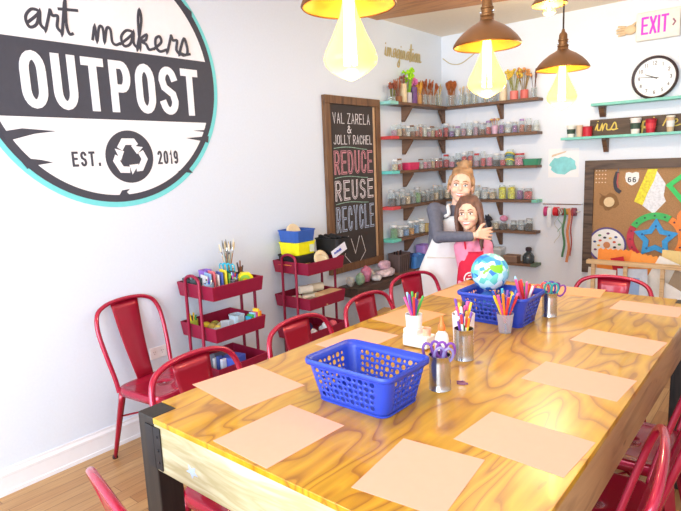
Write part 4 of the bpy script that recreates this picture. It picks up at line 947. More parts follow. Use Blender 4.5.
# ------------------------------------------------------------------ little wooden hand
t = tag(empty('wooden_hand', (1.93, -.02, 2.83)), 'small pale wooden hand ornament left of the exit sign', 'ornament')
wh = mat((222, 196, 160), .6)
MB().ell((.03, 0, 0), (.055, .018, .042)).build('palm', wh, t)
for k, (a, b) in enumerate([((-.01, .03), (-.075, .042)), ((-.015, .012), (-.088, .014)), ((-.015, -.01), (-.085, -.012)), ((-.01, -.028), (-.07, -.036))]):
    MB().tube([(a[0], 0, a[1]), ((a[0]+b[0])/2, -.008, (a[1]+b[1])/2), (b[0], -.004, b[1])], [.012, .0115, .009], 8).build('finger', wh, t)
MB().tube([(.04, 0, .03), (.075, -.005, .055), (.10, -.005, .04)], [.012, .011, .008], 8).build('thumb', wh, t)
# ------------------------------------------------------------------ print and ribbon rack on the wall
t = tag(empty('paint_print', (1.385, 0, 1.65)), 'small unframed print with a turquoise paint cloud on the back wall', 'print')
qq = random.Random(3)
MB().box((0, -.002, 0), (.30, .003, .29)).build('sheet', mat((246, 246, 248), .6, var=.005), t, smooth=False)
def blob(c, a, b, n=22, j=.18): return [(c[0]+a*(1+qq.uniform(-j, j))*math.cos(2*PI*i/n), c[1]+b*(1+qq.uniform(-j, j))*math.sin(2*PI*i/n)) for i in range(n)]
MB().prism(blob((.0, -.02), .13, .085), .0006, ((0, -.0036, 0), (1, 0, 0), (0, 0, 1), (0, -1, 0))).build('cloud', mat((140, 216, 220), .6, var=.12, scale=16), t, smooth=False)
MB().prism([(-.12, .06), (.02, .105), (.03, .12), (-.11, .085)], .0006, ((0, -.0036, 0), (1, 0, 0), (0, 0, 1), (0, -1, 0))).build('stroke', mat((226, 200, 170), .6), t, smooth=False)
t = tag(empty('ribbon_rack', (1.395, 0, 1.215)), 'wall rack with a metal rail and white spool holder beside the corkboard', 'rack')
MB().tube([(-.19, -.05, .02), (.19, -.05, .02)], .006, 8).tube([(-.19, 0, .02), (-.19, -.05, .02)], .006, 6).tube([(.19, 0, .02), (.19, -.05, .02)], .006, 6).build('rail', steel, t)
MB().tube([(-.17, -.055, -.055), (.17, -.055, -.055)], .005, 8).tube([(-.17, 0, -.055), (-.17, -.055, -.055)], .005, 6).tube([(.17, 0, -.055), (.17, -.055, -.055)], .005, 6).build('dowel', mat((210, 206, 200), .5), t)
def spool(x, r, w, col, label, cat='spool'):
    o = MB().lathe([(.007, -w/2), (r, -w/2), (r, w/2), (.007, w/2), (.007, -w/2)], seg=20, mtx=Matrix.Rotation(PI/2, 4, 'Y')).build('ribbon_spool', mat(col, .5), loc=(x, -.055, 1.16))
    MB().lathe([(.007, -w/2-.002), (r*1.15, -w/2-.002), (r*1.15, -w/2), (.007, -w/2)], seg=20, mtx=Matrix.Rotation(PI/2, 4, 'Y')).build('flange', mat((226, 226, 230), .4), o)
    return tag(o, label, cat, 'spools on the wall rack')
spool(1.245, .050, .035, (200, 60, 120), 'magenta ribbon spool at the left of the wall rack')
spool(1.292, .048, .040, (226, 230, 236), 'white ribbon spool on the wall rack')
spool(1.345, .046, .05, (206, 30, 46), 'bright red ribbon spool on the wall rack'); spool(1.405, .036, .045, (176, 40, 50), 'dark red ribbon spool on the wall rack')
spool(1.465, .032, .045, (196, 150, 60), 'gold ribbon spool on the wall rack'); spool(1.52, .042, .04, (150, 70, 90), 'plum ribbon spool at the right of the wall rack')
def ribbon_strip(x, L, w, col, label, wob=.01, y=-.105):
    mb = MB(); n = 12; P = [(x+wob*math.sin(i*.9), 1.20-L*i/n) for i in range(n+1)]
    mb.ribbon([(a-x, b-1.2) for a, b in P], w, .002, ((0, 0, 0), (1, 0, 0), (0, 0, 1), (0, -1, 0)))
    return tag(mb.build('hanging_ribbon', mat(col, .6), loc=(x, y, 1.2), smooth=False), label, 'ribbon', 'ribbons hanging from the wall rack')
ribbon_strip(1.44, .50, .022, (70, 120, 80), 'long green ribbon hanging from the wall rack')
ribbon_strip(1.485, .55, .026, (206, 130, 84), 'long orange ribbon hanging at the right of the wall rack'); ribbon_strip(1.515, .48, .012, (160, 60, 60), 'narrow red ribbon hanging at the right of the wall rack', .006, y=-.11)
ribbon_strip(1.29, .20, .04, (222, 224, 228), 'short white ribbon hanging at the left of the wall rack', .003)
ribbon_strip(1.40, .24, .010, (150, 180, 170), 'thin pale green string hanging from the wall rack', .022)
ribbon_strip(1.375, .36, .008, (200, 200, 196), 'thin grey string curling down from the wall rack', .03)
# ------------------------------------------------------------------ corkboard
xa, xb, za, zb = 1.607, 2.85, .55, 1.665
cbo = tag(empty('corkboard', ((xa+xb)/2, 0, za)), 'large corkboard in a dark wooden frame covered with crafts on the back wall', 'corkboard')
W0, H0 = xb-xa, zb-za; f = .085
cork = mat((176, 134, 92), .9, var=.18, scale=140, bump=.3)
MB().box((0, -.011, H0/2), (W0-.02, .018, H0-.02)).build('cork', cork, cbo, smooth=False)
for (x, z, dx, dz) in ((0, H0-f/2, W0, f), (0, f/2, W0, f), (-(W0-f)/2, H0/2, f, H0-2*f-.001), ((W0-f)/2, H0/2, f, H0-2*f-.001)):
    MB().box((x, -.022, z), (dx, .042, dz)).build('frame_side', wood([(78, 62, 52), (104, 84, 70), (58, 46, 40)], 1, 0, 9, .6, name='cork_frame'), cbo, smooth=False, bevel=.002)
CF = lambda x, z, d=.0205: ((0, -d, 0), (1, 0, 0), (0, 0, 1), (0, -1, 0))
def pinned(name, x, z, parts, label, cat, d=.021, group=None):
    t = tag(empty(name, (x, 0, z)), label, cat, group)
    for nm, mb, m in parts: mb.build(nm, m, t, smooth=False)
    return t
F0 = ((0, -.0205, 0), (1, 0, 0), (0, 0, 1), (0, -1, 0)); F1 = ((0, -.0240, 0), (1, 0, 0), (0, 0, 1), (0, -1, 0)); F2 = ((0, -.0275, 0), (1, 0, 0), (0, 0, 1), (0, -1, 0))
for i in range(4):
    for j in range(4):
        o = MB().lathe([(.001, .010), (.006, .008), (.004, .004), (.006, 0), (.001, 0)], seg=8, mtx=Matrix.Rotation(PI/2, 4, 'X')).build('push_pin', mat((236, 214, 190), .4), loc=(1.712+.028*i, -.0205, 1.565-.038*j)); tag(o, 'cream push pin in the small grid at the top left of the corkboard', 'push pin', 'grid of push pins')
pinned('feather_charm', 1.915, 1.45, [('band', MB().ribbon([(p.x, p.y) for p in spl([(-.012, .10, 0), (-.03, .02, 0), (-.018, -.06, 0), (.02, -.095, 0)], 5)], .035, .006, F0), mat((60, 56, 66), .6)),
    ('beads', MB().ribbon([(-.005, .09), (-.012, .0), (.0, -.05)], .012, .005, F1), mat((190, 90, 80), .5)), ('tie', MB().ribbon([(-.012, .10), (-.005, .14)], .006, .003, F0), mat((90, 130, 170), .6))], 'dark curved feather charm pinned left of the route shield', 'charm')
shp = [(-.055, .055), (-.03, .062), (0, .052), (.03, .062), (.055, .055), (.06, .01), (.05, -.03), (.02, -.055), (0, -.065), (-.02, -.055), (-.05, -.03), (-.06, .01)]
m66 = MB(); word(m66, '66', -.036, -.035, .03, .05, .008, .0008, F1, gap=.4)
pinned('route_shield', 2.03, 1.485, [('shield', MB().prism(shp, .003, F0), mat((244, 244, 240), .5)), ('number', m66, mat((60, 56, 60), .6))], 'small white route shield marked 66 on the corkboard', 'shield sign')
mt = [(-.16, -.02), (-.10, .12), (-.055, .155), (.015, .145), (.04, .165)]
pinned('glitter_cutout', 2.195, 1.365, [('white_side', MB().prism([(.035, .195), (.115, .07), (.105, -.04), (.125, -.09), (.03, -.21), (-.07, -.13), (-.02, .05)], .003, F0), mat((232, 234, 238), .5, var=.15, scale=50)),
    ('yellow_side', MB().prism([(-.035, .205), (.045, .205), (.02, .10), (-.03, -.02), (-.065, -.13), (-.14, -.095), (-.10, .02)], .004, F0), mat((246, 222, 40), .5, var=.25, scale=50))], 'yellow and white glittery state shaped cutout on the corkboard', 'cutout')
pinned('wood_slice', 1.838, 1.262, [('burlap', MB().prism(blob((0, 0), .085, .075, 16), .002, F0), mat((146, 108, 70), .9, bump=.5, scale=90)), ('slice', MB().prism(circ(.048, 24), .010, F1), mat((232, 206, 160), .6)),
    ('twig', MB().tube([(-.09, -.03, .085), (-.03, -.03, .03)], .004, 6), mat((150, 110, 76), .8))], 'round pale wood slice on brown burlap on the corkboard', 'ornament')
def rg(r0, r1, a0, a1, n=10): return arc(0, 0, r1, r1, a0, a1, n)+arc(0, 0, r0, r0, a1, a0, n)
# decorated plate
t = tag(empty('mosaic_plate', (1.833, -.0205, .84)), 'white mosaic plate with coloured dots and a violet rim on the corkboard', 'plate')
MB().lathe([(.001, 0), (.165, 0), (.175, .010), (.165, .014), (.001, .012)], seg=40, mtx=T).build('plate', mat((240, 238, 234), .35, var=.02), t)
MB().ribbon(circ(.167, 48), .017, .003, ((0, -.0125, 0), (1, 0, 0), (0, 0, 1), (0, -1, 0)), closed=True).build('rim', mat((92, 76, 140), .4), t, smooth=False)
MB().prism(circ(.032, 20), .002, ((0, -.0142, 0), (1, 0, 0), (0, 0, 1), (0, -1, 0))).build('centre_dot', mat((214, 140, 90), .5), t, smooth=False)
for k in range(18):
    a = 2*PI*k/18+.1; rr = .075 if k % 2 else .115
    MB().prism([(rr*math.cos(a)+.016*math.cos(b+a), rr*math.sin(a)+.011*math.sin(b+a)) for b in [2*PI*j/7 for j in range(7)]], .002, ((0, -.0142, 0), (1, 0, 0), (0, 0, 1), (0, -1, 0))).build('mosaic_piece', mat([(90, 140, 80), (206, 90, 60), (60, 80, 140), (230, 180, 70), (120, 60, 100), (60, 60, 70)][k % 6], .4), t, smooth=False)
# ring of painted pieces with a blue star
rc = (2.252, .925)
for k, (a0, a1, c_, nm) in enumerate([(60, 150, (64, 190, 96), 'green'), (152, 238, (196, 50, 76), 'crimson'), (-30, 58, (250, 140, 50), 'orange'), (240, 328, (250, 150, 60), 'lower orange')]):
    t = tag(empty('ring_segment', (rc[0], 0, rc[1])), f'{nm} painted segment of the ring around the blue star', 'ring segment', 'painted ring segments on the corkboard')
    MB().prism(rg(.185, .245, a0, a1), .012, F0).build('arc_board', mat(c_, .5, var=.1, scale=20), t, smooth=False)
    for j in range(4):
        a = R(a0+(a1-a0)*(j+.5)/4); MB().prism(circ(.009, 8, (.215*math.cos(a), .215*math.sin(a))), .002, ((0, -.0326, 0), (1, 0, 0), (0, 0, 1), (0, -1, 0))).build('dot', mat((40, 90, 60) if k == 0 else (120, 40, 50), .5), t, smooth=False)
def starp(R1, R2, n=5, ph=PI/2): return [((R1 if i % 2 == 0 else R2)*math.cos(ph+PI*i/n), (R1 if i % 2 == 0 else R2)*math.sin(ph+PI*i/n)) for i in range(2*n)]
t = tag(empty('blue_star', (rc[0], 0, rc[1])), 'open blue painted star in the middle of the ring on the corkboard', 'star')
SP = [(.165*math.cos(PI/2+2*PI*k/5), .165*math.sin(PI/2+2*PI*k/5)) for k in range(5)]
mb = MB(); Q = starp(.150, .082); mb.ribbon(Q, .045, .012, F0, closed=True); mb.build('star_outline', mat((56, 160, 226), .5, var=.12, scale=30), t, smooth=False)
for k in range(5):
    a = PI/2+2*PI*k/5; MB().prism(circ(.010, 8, (.118*math.cos(a), .118*math.sin(a))), .002, ((0, -.0331, 0), (1, 0, 0), (0, 0, 1), (0, -1, 0))).build('dot', mat((30, 90, 160), .5), t, smooth=False)
t = tag(empty('green_cutout', (2.47, 0, 1.40)), 'bright green angular cutout at the right edge of the corkboard', 'cutout')
MB().ribbon([(-.13, .02), (.0, .13), (.13, .02), (0, -.14)], .04, .012, F0, closed=True).build('outline', mat((50, 206, 96), .5), t, smooth=False)
t = tag(empty('orange_ring', (2.50, 0, 1.13)), 'orange round outline below the green frame on the corkboard', 'cutout')
MB().prism(rg(.05, .085, 0, 359, 30), .010, F0).build('ring', mat((250, 140, 60), .5), t, smooth=False)
# ------------------------------------------------------------------ low wooden rack in front of the corkboard
RX0, RX1, RY, RZ = 1.80, 2.95, -.40, .775
rw = wood([(206, 170, 124), (226, 192, 146), (186, 148, 104)], 1, 0, 10, .5, name='rack_wood')
t = tag(empty('canvas_rack', (2.37, RY, 0)), 'light wooden open rack full of papers below the corkboard', 'rack')
MB().box((0, -.13, RZ-.0175), (RX1-RX0, .07, .035)).build('front_rail', rw, t, smooth=False, bevel=.003)
MB().box((0, .115, RZ-.06), (RX1-RX0, .03, .035)).build('back_rail', rw, t, smooth=False, bevel=.003)
MB().box((0, 0, .34), (RX1-RX0, .29, .02)).build('shelf_board', rw, t, smooth=False, bevel=.002)
for xx in (-.52, -.25, .04, .33, .55): MB().box((xx, -.13, (RZ-.036)/2), (.032, .032, RZ-.036)).build('post', rw, t, smooth=False, bevel=.002)
for xx in (-.55, .55): MB().box((xx, .115, (RZ-.08)/2), (.032, .028, RZ-.08)).build('post', rw, t, smooth=False, bevel=.002)
def leaner(x, y, z, w, h, th, rot, tilt, col, label, cat='paper', spiky=0, name='leaning_sheet'):
    poly = [(-w/2, 0), (w/2, 0), (w/2, h), (-w/2, h)]
    if spiky:
        n = spiky; top = []
        for k in range(n*2+1): top.append((w/2-w*k/(2*n), h+(.015 if k % 2 else 0)))
        poly = [(-w/2, 0), (w/2, 0)]+top
    o = MB().prism(poly, th, ((0, 0, 0), (1, 0, 0), (0, 0, 1), (0, -1, 0))).build(name, mat(col, .7, var=.04), smooth=False, loc=(x, y, z)); o.rotation_euler = (R(tilt), R(rot), 0)
    return tag(o, label, cat)
leaner(1.99, -.40, .352, .30, .495, .004, 0, -6, (250, 150, 60), 'orange card with a jagged top edge standing in the wooden rack', 'card', 7)
leaner(2.17, -.435, .37, .22, .46, .003, 9, -6, (250, 160, 70), 'second orange jagged card to the right in the wooden rack', 'card', 5)
leaner(2.13, -.475, .38, .11, .43, .004, -14, -4, (196, 20, 40), 'deep red card between the orange cards in the rack', 'card')
leaner(2.30, -.445, .40, .24, .42, .004, 24, -5, (240, 238, 232), 'white tilted sheet right of the red card in the rack', 'paper')
leaner(2.47, -.375, .36, .26, .51, .006, 3, -5, (232, 206, 140), 'yellow manila folder standing at the right of the rack', 'folder')
leaner(2.70, -.375, .352, .22, .54, .006, -3, -5, (222, 206, 166), 'beige folder at the far right of the rack', 'folder')
leaner(1.90, -.505, .352, .24, .34, .003, 3, -2, (232, 228, 222), 'white paper low in the rack at the far left', 'paper')
leaner(2.19, -.497, .352, .24, .36, .003, -4, -1, (216, 226, 240), 'pale blue printed page between the rack posts', 'paper')
leaner(2.19, -.5035, .352, .08, .28, .001, 0, -1, (150, 180, 224), 'small blue card in front of the pale blue page', 'card')
leaner(2.49, -.490, .352, .25, .36, .005, 20, -1, (166, 146, 122), 'taupe board leaning at the right between the rack posts', 'board')
leaner(2.45, -.498, .352, .30, .22, .003, 30, -1, (240, 240, 238), 'white paper edge below the taupe board in the rack', 'paper')
# ------------------------------------------------------------------ people
FD = Vector((-FW.x, -FW.y, 0)).normalized(); RH = Vector((RT.x, RT.y, 0)).normalized(); ZZ = Vector((0, 0, 1))
def bake(o, vox, it=4, fac=.5):
    m = o.modifiers.new('r', 'REMESH'); m.mode = 'VOXEL'; m.voxel_size = vox; m.use_smooth_shade = True
    m2 = o.modifiers.new('s', 'SMOOTH'); m2.factor = fac; m2.iterations = it
    dg = bpy.context.evaluated_depsgraph_get(); dg.update()
    me = bpy.data.meshes.new_from_object(o.evaluated_get(dg)); o.modifiers.clear()
    mats = list(o.data.materials); o.data = me
    if not me.materials:
        for x in mats: me.materials.append(x)
    me.polygons.foreach_set('use_smooth', [True]*len(me.polygons)); return o
def limb(mb, pts, rs, seg=12):
    P = [Vector(p) for p in pts]; mb.tube(P, rs, seg)
    for p, r in zip(P, rs): mb.ell(p, (r, r, r), seg, 8)
def hframe(c, up, fwd):
    u = Vector(up).normalized(); f = Vector(fwd); f = (f-u*f.dot(u)).normalized(); r = f.cross(u)  # r: towards image right when facing viewer? fixed below
    return c, -f.cross(u) if False else u.cross(f)*-1 if False else f.cross(u)*-1, f, u
def HT(c, up, fwd, s):
    """local (x = towards image right, y = forward, z = up) -> world"""
    u = Vector(up).normalized(); f = Vector(fwd); f = (f-u*f.dot(u)).normalized(); x = f.cross(u)*-1
    if x.dot(RT) < 0: x = -x
    m = Matrix((x*s, f*s, u*s)).transposed().to_4x4(); m.translation = c; return m
def add_head(mb, H):
    def e(c, r): 
        n0 = len(mb.v); mb.ell((0, 0, 0), (1, 1, 1), 16, 11)
        for i in range(n0, len(mb.v)):
            v = mb.v[i]; mb.v[i] = H @ Vector((c[0]+v.x*r[0], c[1]+v.y*r[1], c[2]+v.z*r[2]))
    e((0, -.012, .030), (.076, .096, .088)); e((0, .018, -.025), (.064, .068, .062)); e((0, .034, -.060), (.042, .046, .042))
    e((0, .062, -.090), (.020, .018, .016)); e((0, .085, -.012), (.011, .020, .026)); e((0, .098, -.026), (.014, .013, .011))
    for s in (-1, 1):
        e((s*.036, .058, -.028), (.026, .026, .024)); e((s*.078, -.005, -.012), (.010, .020, .030)); e((s*.026, .076, .022), (.024, .012, .007))
    e((0, .078, -.062), (.024, .012, .008)); e((0, -.02, -.09), (.044, .05, .06))
def face_bits(H, body, iris, lipc, brow, smile=.026):
    skinw = mat((250, 250, 250), .3, var=.01)
    for s in (-1, 1):
        MB().ell((s*.029, .0755, .002), (.0150, .010, .0072), 12, 8).build('eye', skinw, body).data.transform(H)
        MB().ell((s*.029, .0835, .002), (.0068, .004, .0066), 10, 6).build('iris', mat(iris, .2), body).data.transform(H)
        MB().tube([(s*.014, .0865, .0115), (s*.029, .0875, .0145), (s*.044, .076, .0095)], .0022, 5).build('eyelid', mat((120, 80, 64), .6), body).data.transform(H)
        MB().tube([(s*.012, .090, .024), (s*.030, .090, .030), (s*.048, .074, .024)], [.003, .0036, .002], 6).build('eyebrow', mat(brow, .8), body).data.transform(H)
    MB().tube([(-smile, .070, -.050), (-.013, .0835, -.0590), (0, .0875, -.061), (.013, .0835, -.0590), (smile, .070, -.050)], [.001, .0055, .0065, .0055, .001], 8).build('teeth', mat((252, 250, 246), .3, var=.01), body).data.transform(H)
    MB().tube([(-smile, .071, -.048), (-.013, .086, -.0530), (0, .090, -.0535), (.013, .086, -.0530), (smile, .071, -.048)], [.001, .0030, .0032, .0030, .001], 8).build('upper_lip', mat(lipc, .4), body).data.transform(H)
    MB().tube([(-smile, .071, -.051), (-.013, .085, -.0655), (0, .0885, -.0685), (.013, .085, -.0655), (smile, .071, -.051)], [.001, .0032, .004, .0032, .001], 8).build('lower_lip', mat(lipc, .4), body).data.transform(H)
def hand(mb, palm, ydir, fdir, nrm, s=1.0, curl=.4):
    """palm centre, ydir: across the knuckles, fdir: wrist -> fingers, nrm: out of the palm side"""
    y, f, n = [Vector(a).normalized() for a in (ydir, fdir, nrm)]
    for k in (-1.5, -.5, .5, 1.5): limb(mb, [palm-f*.035*s+y*k*.010*s, palm+f*.035*s+y*k*.020*s], [.013*s, .0105*s], 8)
    for k, L in ((-1.5, .058), (-.5, .070), (.5, .075), (1.5, .068)):
        a = palm+f*.038*s+y*k*.0215*s; b = a+(f+n*curl*.3)*L*.45*s+y*k*.002; c = b+(f+n*curl*1.3).normalized()*L*.32*s; d = c+(f*.6+n*curl*2.2).normalized()*L*.26*s
        limb(mb, [a, b, c, d], [.0088*s, .0082*s, .0076*s, .0066*s], 8)
    a = palm-f*.02*s+y*.028*s; limb(mb, [a, a+(f*.5+y*.8)*.035*s, a+(f*1.2+y*1.1)*.035*s+n*.008], [.014*s, .0105*s, .008*s], 8)
def skin_mat(rgb, name):
    m = mat(rgb, .5, var=.04, scale=18, spec=.4)
    b = m.node_tree.nodes['Principled BSDF']; b.inputs['Subsurface Weight'].default_value = .12; b.inputs['Subsurface Radius'].default_value = (.02, .008, .004); return m
sk = skin_mat((234, 190, 166), 'skin')
def legs(mb, hip, r0, rk, ra, foot=True, sep=.085, feetfwd=FD):
    for s in (-1, 1):
        a = hip+RH*s*sep; k = Vector((a.x, a.y, hip.z*.54))+FD*.02; an = Vector((a.x, a.y, .08)); limb(mb, [a, k, an], [r0, rk, ra], 12)
def shoes(par, hip, sep, m, L=.12):
    for s in (-1, 1):
        a = hip+RH*s*sep; mb = MB(); c = Vector((a.x, a.y, 0))
        limb(mb, [c-FD*.03+ZZ*.045, c+FD*L*.5+ZZ*.04, c+FD*L+ZZ*.034], [.043, .042, .034], 10)
        for v in mb.v: v.z = max(v.z, .002)
        mb.build('shoe', m, par)
# ---- woman
wo_h = atd(461, 187.5, 4.0); up = (RT*.12+UP).normalized(); HW = HT(wo_h, up, (CP-wo_h).normalized()-RT*.04, 1.09)
J = dict(neck=atd(457, 214, 4.03), ch=atd(452, 226, 4.11), wa=atd(447, 255, 4.18), hip=atd(442, 279, 4.27),
         sr=atd(434.5, 210, 4.02), sl=atd(476, 216, 4.14), er=atd(438.5, 237, 3.87), wr=atd(472, 236.5, 3.665), el=atd(488, 246, 4.16), wl=atd(480, 262, 4.05))
mb = MB(); add_head(mb, HW)
limb(mb, [HW @ Vector((0, -.02, -.06)), J['neck']], [.052, .05])
palm = atd(482, 234, 3.645)
limb(mb, [J['sr'], J['er'], J['wr'], palm-RT*.02], [.048, .038, .026, .02]); limb(mb, [J['sl'], J['el'], J['wl']], [.048, .038, .028])
hand(mb, palm, UP, RT*.95+FW*.35+UP*.05, FW, 1.0, .75); hand(mb, J['wl']-UP*.04, RT, -UP, FD, .9)
for s in (-.07, .07): limb(mb, [J['ch']+RH*s, J['wa']+RH*s*.8, J['hip']+RH*s], [.095, .08, .095])
legs(mb, J['hip'], .085, .055, .04)
woman = mb.build('person', sk); bake(woman, .0042, 3); tag(woman, 'smiling woman with a hair bun in a charcoal top and white apron hugging a girl', 'person')
face_bits(HW, woman, (90, 110, 110), (206, 110, 110), (150, 112, 76))
top = mat((96, 98, 112), .85, var=.12, scale=40, bump=.2)
mb = MB()
limb(mb, [J['sr'], J['er'], J['wr']-RT*.012], [.058, .047, .034]); limb(mb, [J['sl'], J['el'], J['wl']], [.056, .045, .034])
for s in (-.072, .072): limb(mb, [J['ch']+RH*s+ZZ*.0, J['wa']+RH*s*.8, J['hip']+RH*s+ZZ*.03], [.103, .088, .10])
limb(mb, [J['sr'], J['neck']-ZZ*.035, J['sl']], [.058, .068, .056]); limb(mb, [J['neck']-ZZ*.02, J['neck']+ZZ*.028], [.062, .056])
bake(mb.build('sweater', top, woman), .008, 5)
mb = MB(); legs(mb, J['hip'], .098, .07, .055); limb(mb, [J['hip']-RH*.06, J['hip']+RH*.06], [.105, .105]); bake(mb.build('jeans', mat((70, 84, 116), .8, bump=.2, scale=60), woman), .010, 3)
shoes(woman, J['hip'], .085, mat((60, 54, 54), .5))
def apron(stations, m, par, name='apron'):
    """stations: (centre, half width radius, depth radius, angle limit)"""
    mb = MB(); n = 16
    for c, rx, ry, al in stations:
        for k in range(n+1):
            a = R(-al+2*al*k/n); fold = 1+.02*math.sin(k*1.9)
            mb.v.append(c+RH*rx*math.sin(a)*fold+FD*ry*math.cos(a)*fold)
    for i in range(len(stations)-1):
        for k in range(n): mb.face((i*(n+1)+k, i*(n+1)+k+1, (i+1)*(n+1)+k+1, (i+1)*(n+1)+k))
    return mb.build(name, m, par, solid=.005, sub=1)
apm = mat((240, 238, 236), .85, var=.03, bump=.25, scale=16)
def mixp(a, b, t): return a.lerp(b, t)
ap = apron([(J['ch']+ZZ*.085, .15, .128, 34), (J['ch']+ZZ*.02, .19, .136, 42), (mixp(J['ch'], J['wa'], .6), .182, .128, 58), (J['wa'], .165, .112, 92), (mixp(J['wa'], J['hip'], .6), .19, .128, 100), (J['hip']-ZZ*.05, .20, .14, 98), (J['hip']-ZZ*.22, .205, .15, 92), (J['hip']-ZZ*.38, .21, .16, 88)], apm, woman)
for s in (-1, 1):
    mb = MB(); c = J['ch']+ZZ*.085; P = spl([c+RH*s*.078+FD*.112, J['neck']+RH*s*.076+FD*.082+ZZ*.01, J['neck']+RH*s*.070+FD*.03+ZZ*.062, J['neck']+RH*s*.035-FD*.06+ZZ*.06], 5)
    mb.tube(P, .013, 8); mb.build('apron_strap', apm, ap)
MB().tube(spl([J['wa']+RH*.158*s_+FD*.07+ZZ*d_ for s_, d_ in ((-1.02, .0), )]+[J['wa']+FD*.125+RH*.02, J['wa']+RH*.12+FD*.10], 5), .006, 6).build('waist_tie', mat((220, 208, 196), .8), ap)
hairm = mat((158, 120, 82), .55, var=.3, scale=30, bump=.3); hairg = mat((104, 70, 56), .5, var=.3, scale=30, bump=.3)
def hair_cap(H, m, par, extra=None, r=(.088, .102, .096), c=(0, -.026, .044)):
    mb = MB(); mb.ell(c, r, 20, 14); mb.ell((0, -.05, .0), (.078, .075, .085), 16, 10)
    qq = random.Random(4)
    for k in range(26):    # combed strands from the hairline
        a = R(-80+160*k/25); x0 = .070*math.sin(a); P = spl([(x0*.98, .066*math.cos(a)-.002, .082-.03*abs(math.sin(a))**2), (x0*.85, .03*math.cos(a), .118), (x0*.4, -.03, .130+.004*math.sin(k*3))], 3)
        mb.tube(P, [.007]*len(P), 6)
    if extra: extra(mb)
    o = mb.build('hair', m, par); o.data.transform(H); return bake(o, .006, 2)
def bun(mb):
    qq = random.Random(9)
    mb.ell((.006, -.015, .150), (.046, .043, .034), 14, 9)
    for k in range(12):
        a = qq.uniform(0, 6.28); r = qq.uniform(.03, .05); cz = .150+qq.uniform(-.02, .028)
        mb.tube(spl([(.006+r*math.cos(a+b)*1.05, -.015+r*math.sin(a+b), cz+.012*math.sin(b*2)) for b in (0, .7, 1.4, 2.1)], 3), .0095, 6)
    for s in (-1, 1):     # loose strands beside the face
        mb.tube(spl([(s*.075, .03, .07), (s*.084, .028, .02), (s*.083, .02, -.03)], 4), .0065, 6)
hair_cap(HW, hairm, woman, bun, r=(.087, .100, .086), c=(0, -.026, .040))
# ---- girl
gi_h = atd(469, 215, 3.80); HG = HT(gi_h, (UP-RT*.02), (CP-gi_h).normalized()-RT*.26, 1.0)
K_ = dict(neck=atd(471, 238, 3.83), ch=atd(473, 252, 3.86), wa=atd(475, 276, 3.88), hip=atd(476, 297, 3.95), sr=atd(460, 247, 3.87), sl=atd(486.5, 246, 3.87),
          el=atd(489.5, 272, 3.89), wl=atd(487, 292, 3.84), er=atd(463, 268, 3.93), wr=atd(462, 286, 3.86))
mb = MB(); add_head(mb, HG)
limb(mb, [HG @ Vector((0, -.02, -.06)), K_['neck']-ZZ*.02], [.042, .04])
limb(mb, [K_['sl'], K_['el'], K_['wl']], [.036, .03, .022]); limb(mb, [K_['sr'], K_['er'], K_['wr']], [.036, .03, .022])
hand(mb, K_['wl']-ZZ*.045, RH, -ZZ, FD, .78); hand(mb, K_['wr']-ZZ*.045, -RH, -ZZ, FD, .78)
for s in (-.045, .045): limb(mb, [K_['ch']+RH*s, K_['wa']+RH*s*.8, K_['hip']+RH*s], [.07, .062, .07])
legs(mb, K_['hip'], .065, .045, .033, sep=.06)
girl = mb.build('person', sk); bake(girl, .0042, 3); tag(girl, 'smiling girl with long brown hair in a pink shirt and red apron', 'person')
face_bits(HG, girl, (84, 66, 56), (214, 116, 120), (130, 88, 64), .028)
pinkm = mat((244, 150, 182), .8, var=.05, bump=.15, scale=30)
mb = MB(); limb(mb, [K_['sr'], K_['er'], K_['wr']], [.045, .038, .03]); limb(mb, [K_['sl'], K_['el'], K_['wl']], [.045, .038, .03])
for s in (-.047, .047): limb(mb, [K_['ch']+RH*s, K_['wa']+RH*s*.8, K_['hip']+RH*s], [.078, .07, .078])
limb(mb, [K_['sr'], K_['neck']-ZZ*.05, K_['sl']], [.046, .052, .046]); bake(mb.build('shirt', pinkm, girl), .007, 4)
mb = MB(); legs(mb, K_['hip'], .076, .058, .046, sep=.06); limb(mb, [K_['hip']-RH*.04, K_['hip']+RH*.04], [.08, .08]); bake(mb.build('leggings', mat((60, 60, 90), .8), girl), .009, 3)
shoes(girl, K_['hip'], .06, mat((220, 220, 226), .5), .10)
redm = mat((214, 30, 66), .8, var=.05, bump=.15, scale=20)
ag = apron([(K_['ch']+ZZ*.015, .085, .088, 52), (K_['ch']-ZZ*.04, .12, .092, 60), (K_['wa'], .125, .092, 90), (K_['hip'], .135, .10, 95), (K_['hip']-ZZ*.2, .15, .115, 90)], redm, girl)
for s in (-1, 1):
    MB().tube(spl([K_['ch']+ZZ*.015+RH*s*.062+FD*.064, K_['neck']+RH*s*.052-ZZ*.012+FD*.03, K_['neck']+RH*s*.035-FD*.03+ZZ*.0], 5), .0065, 8).build('apron_strap', redm, ag)
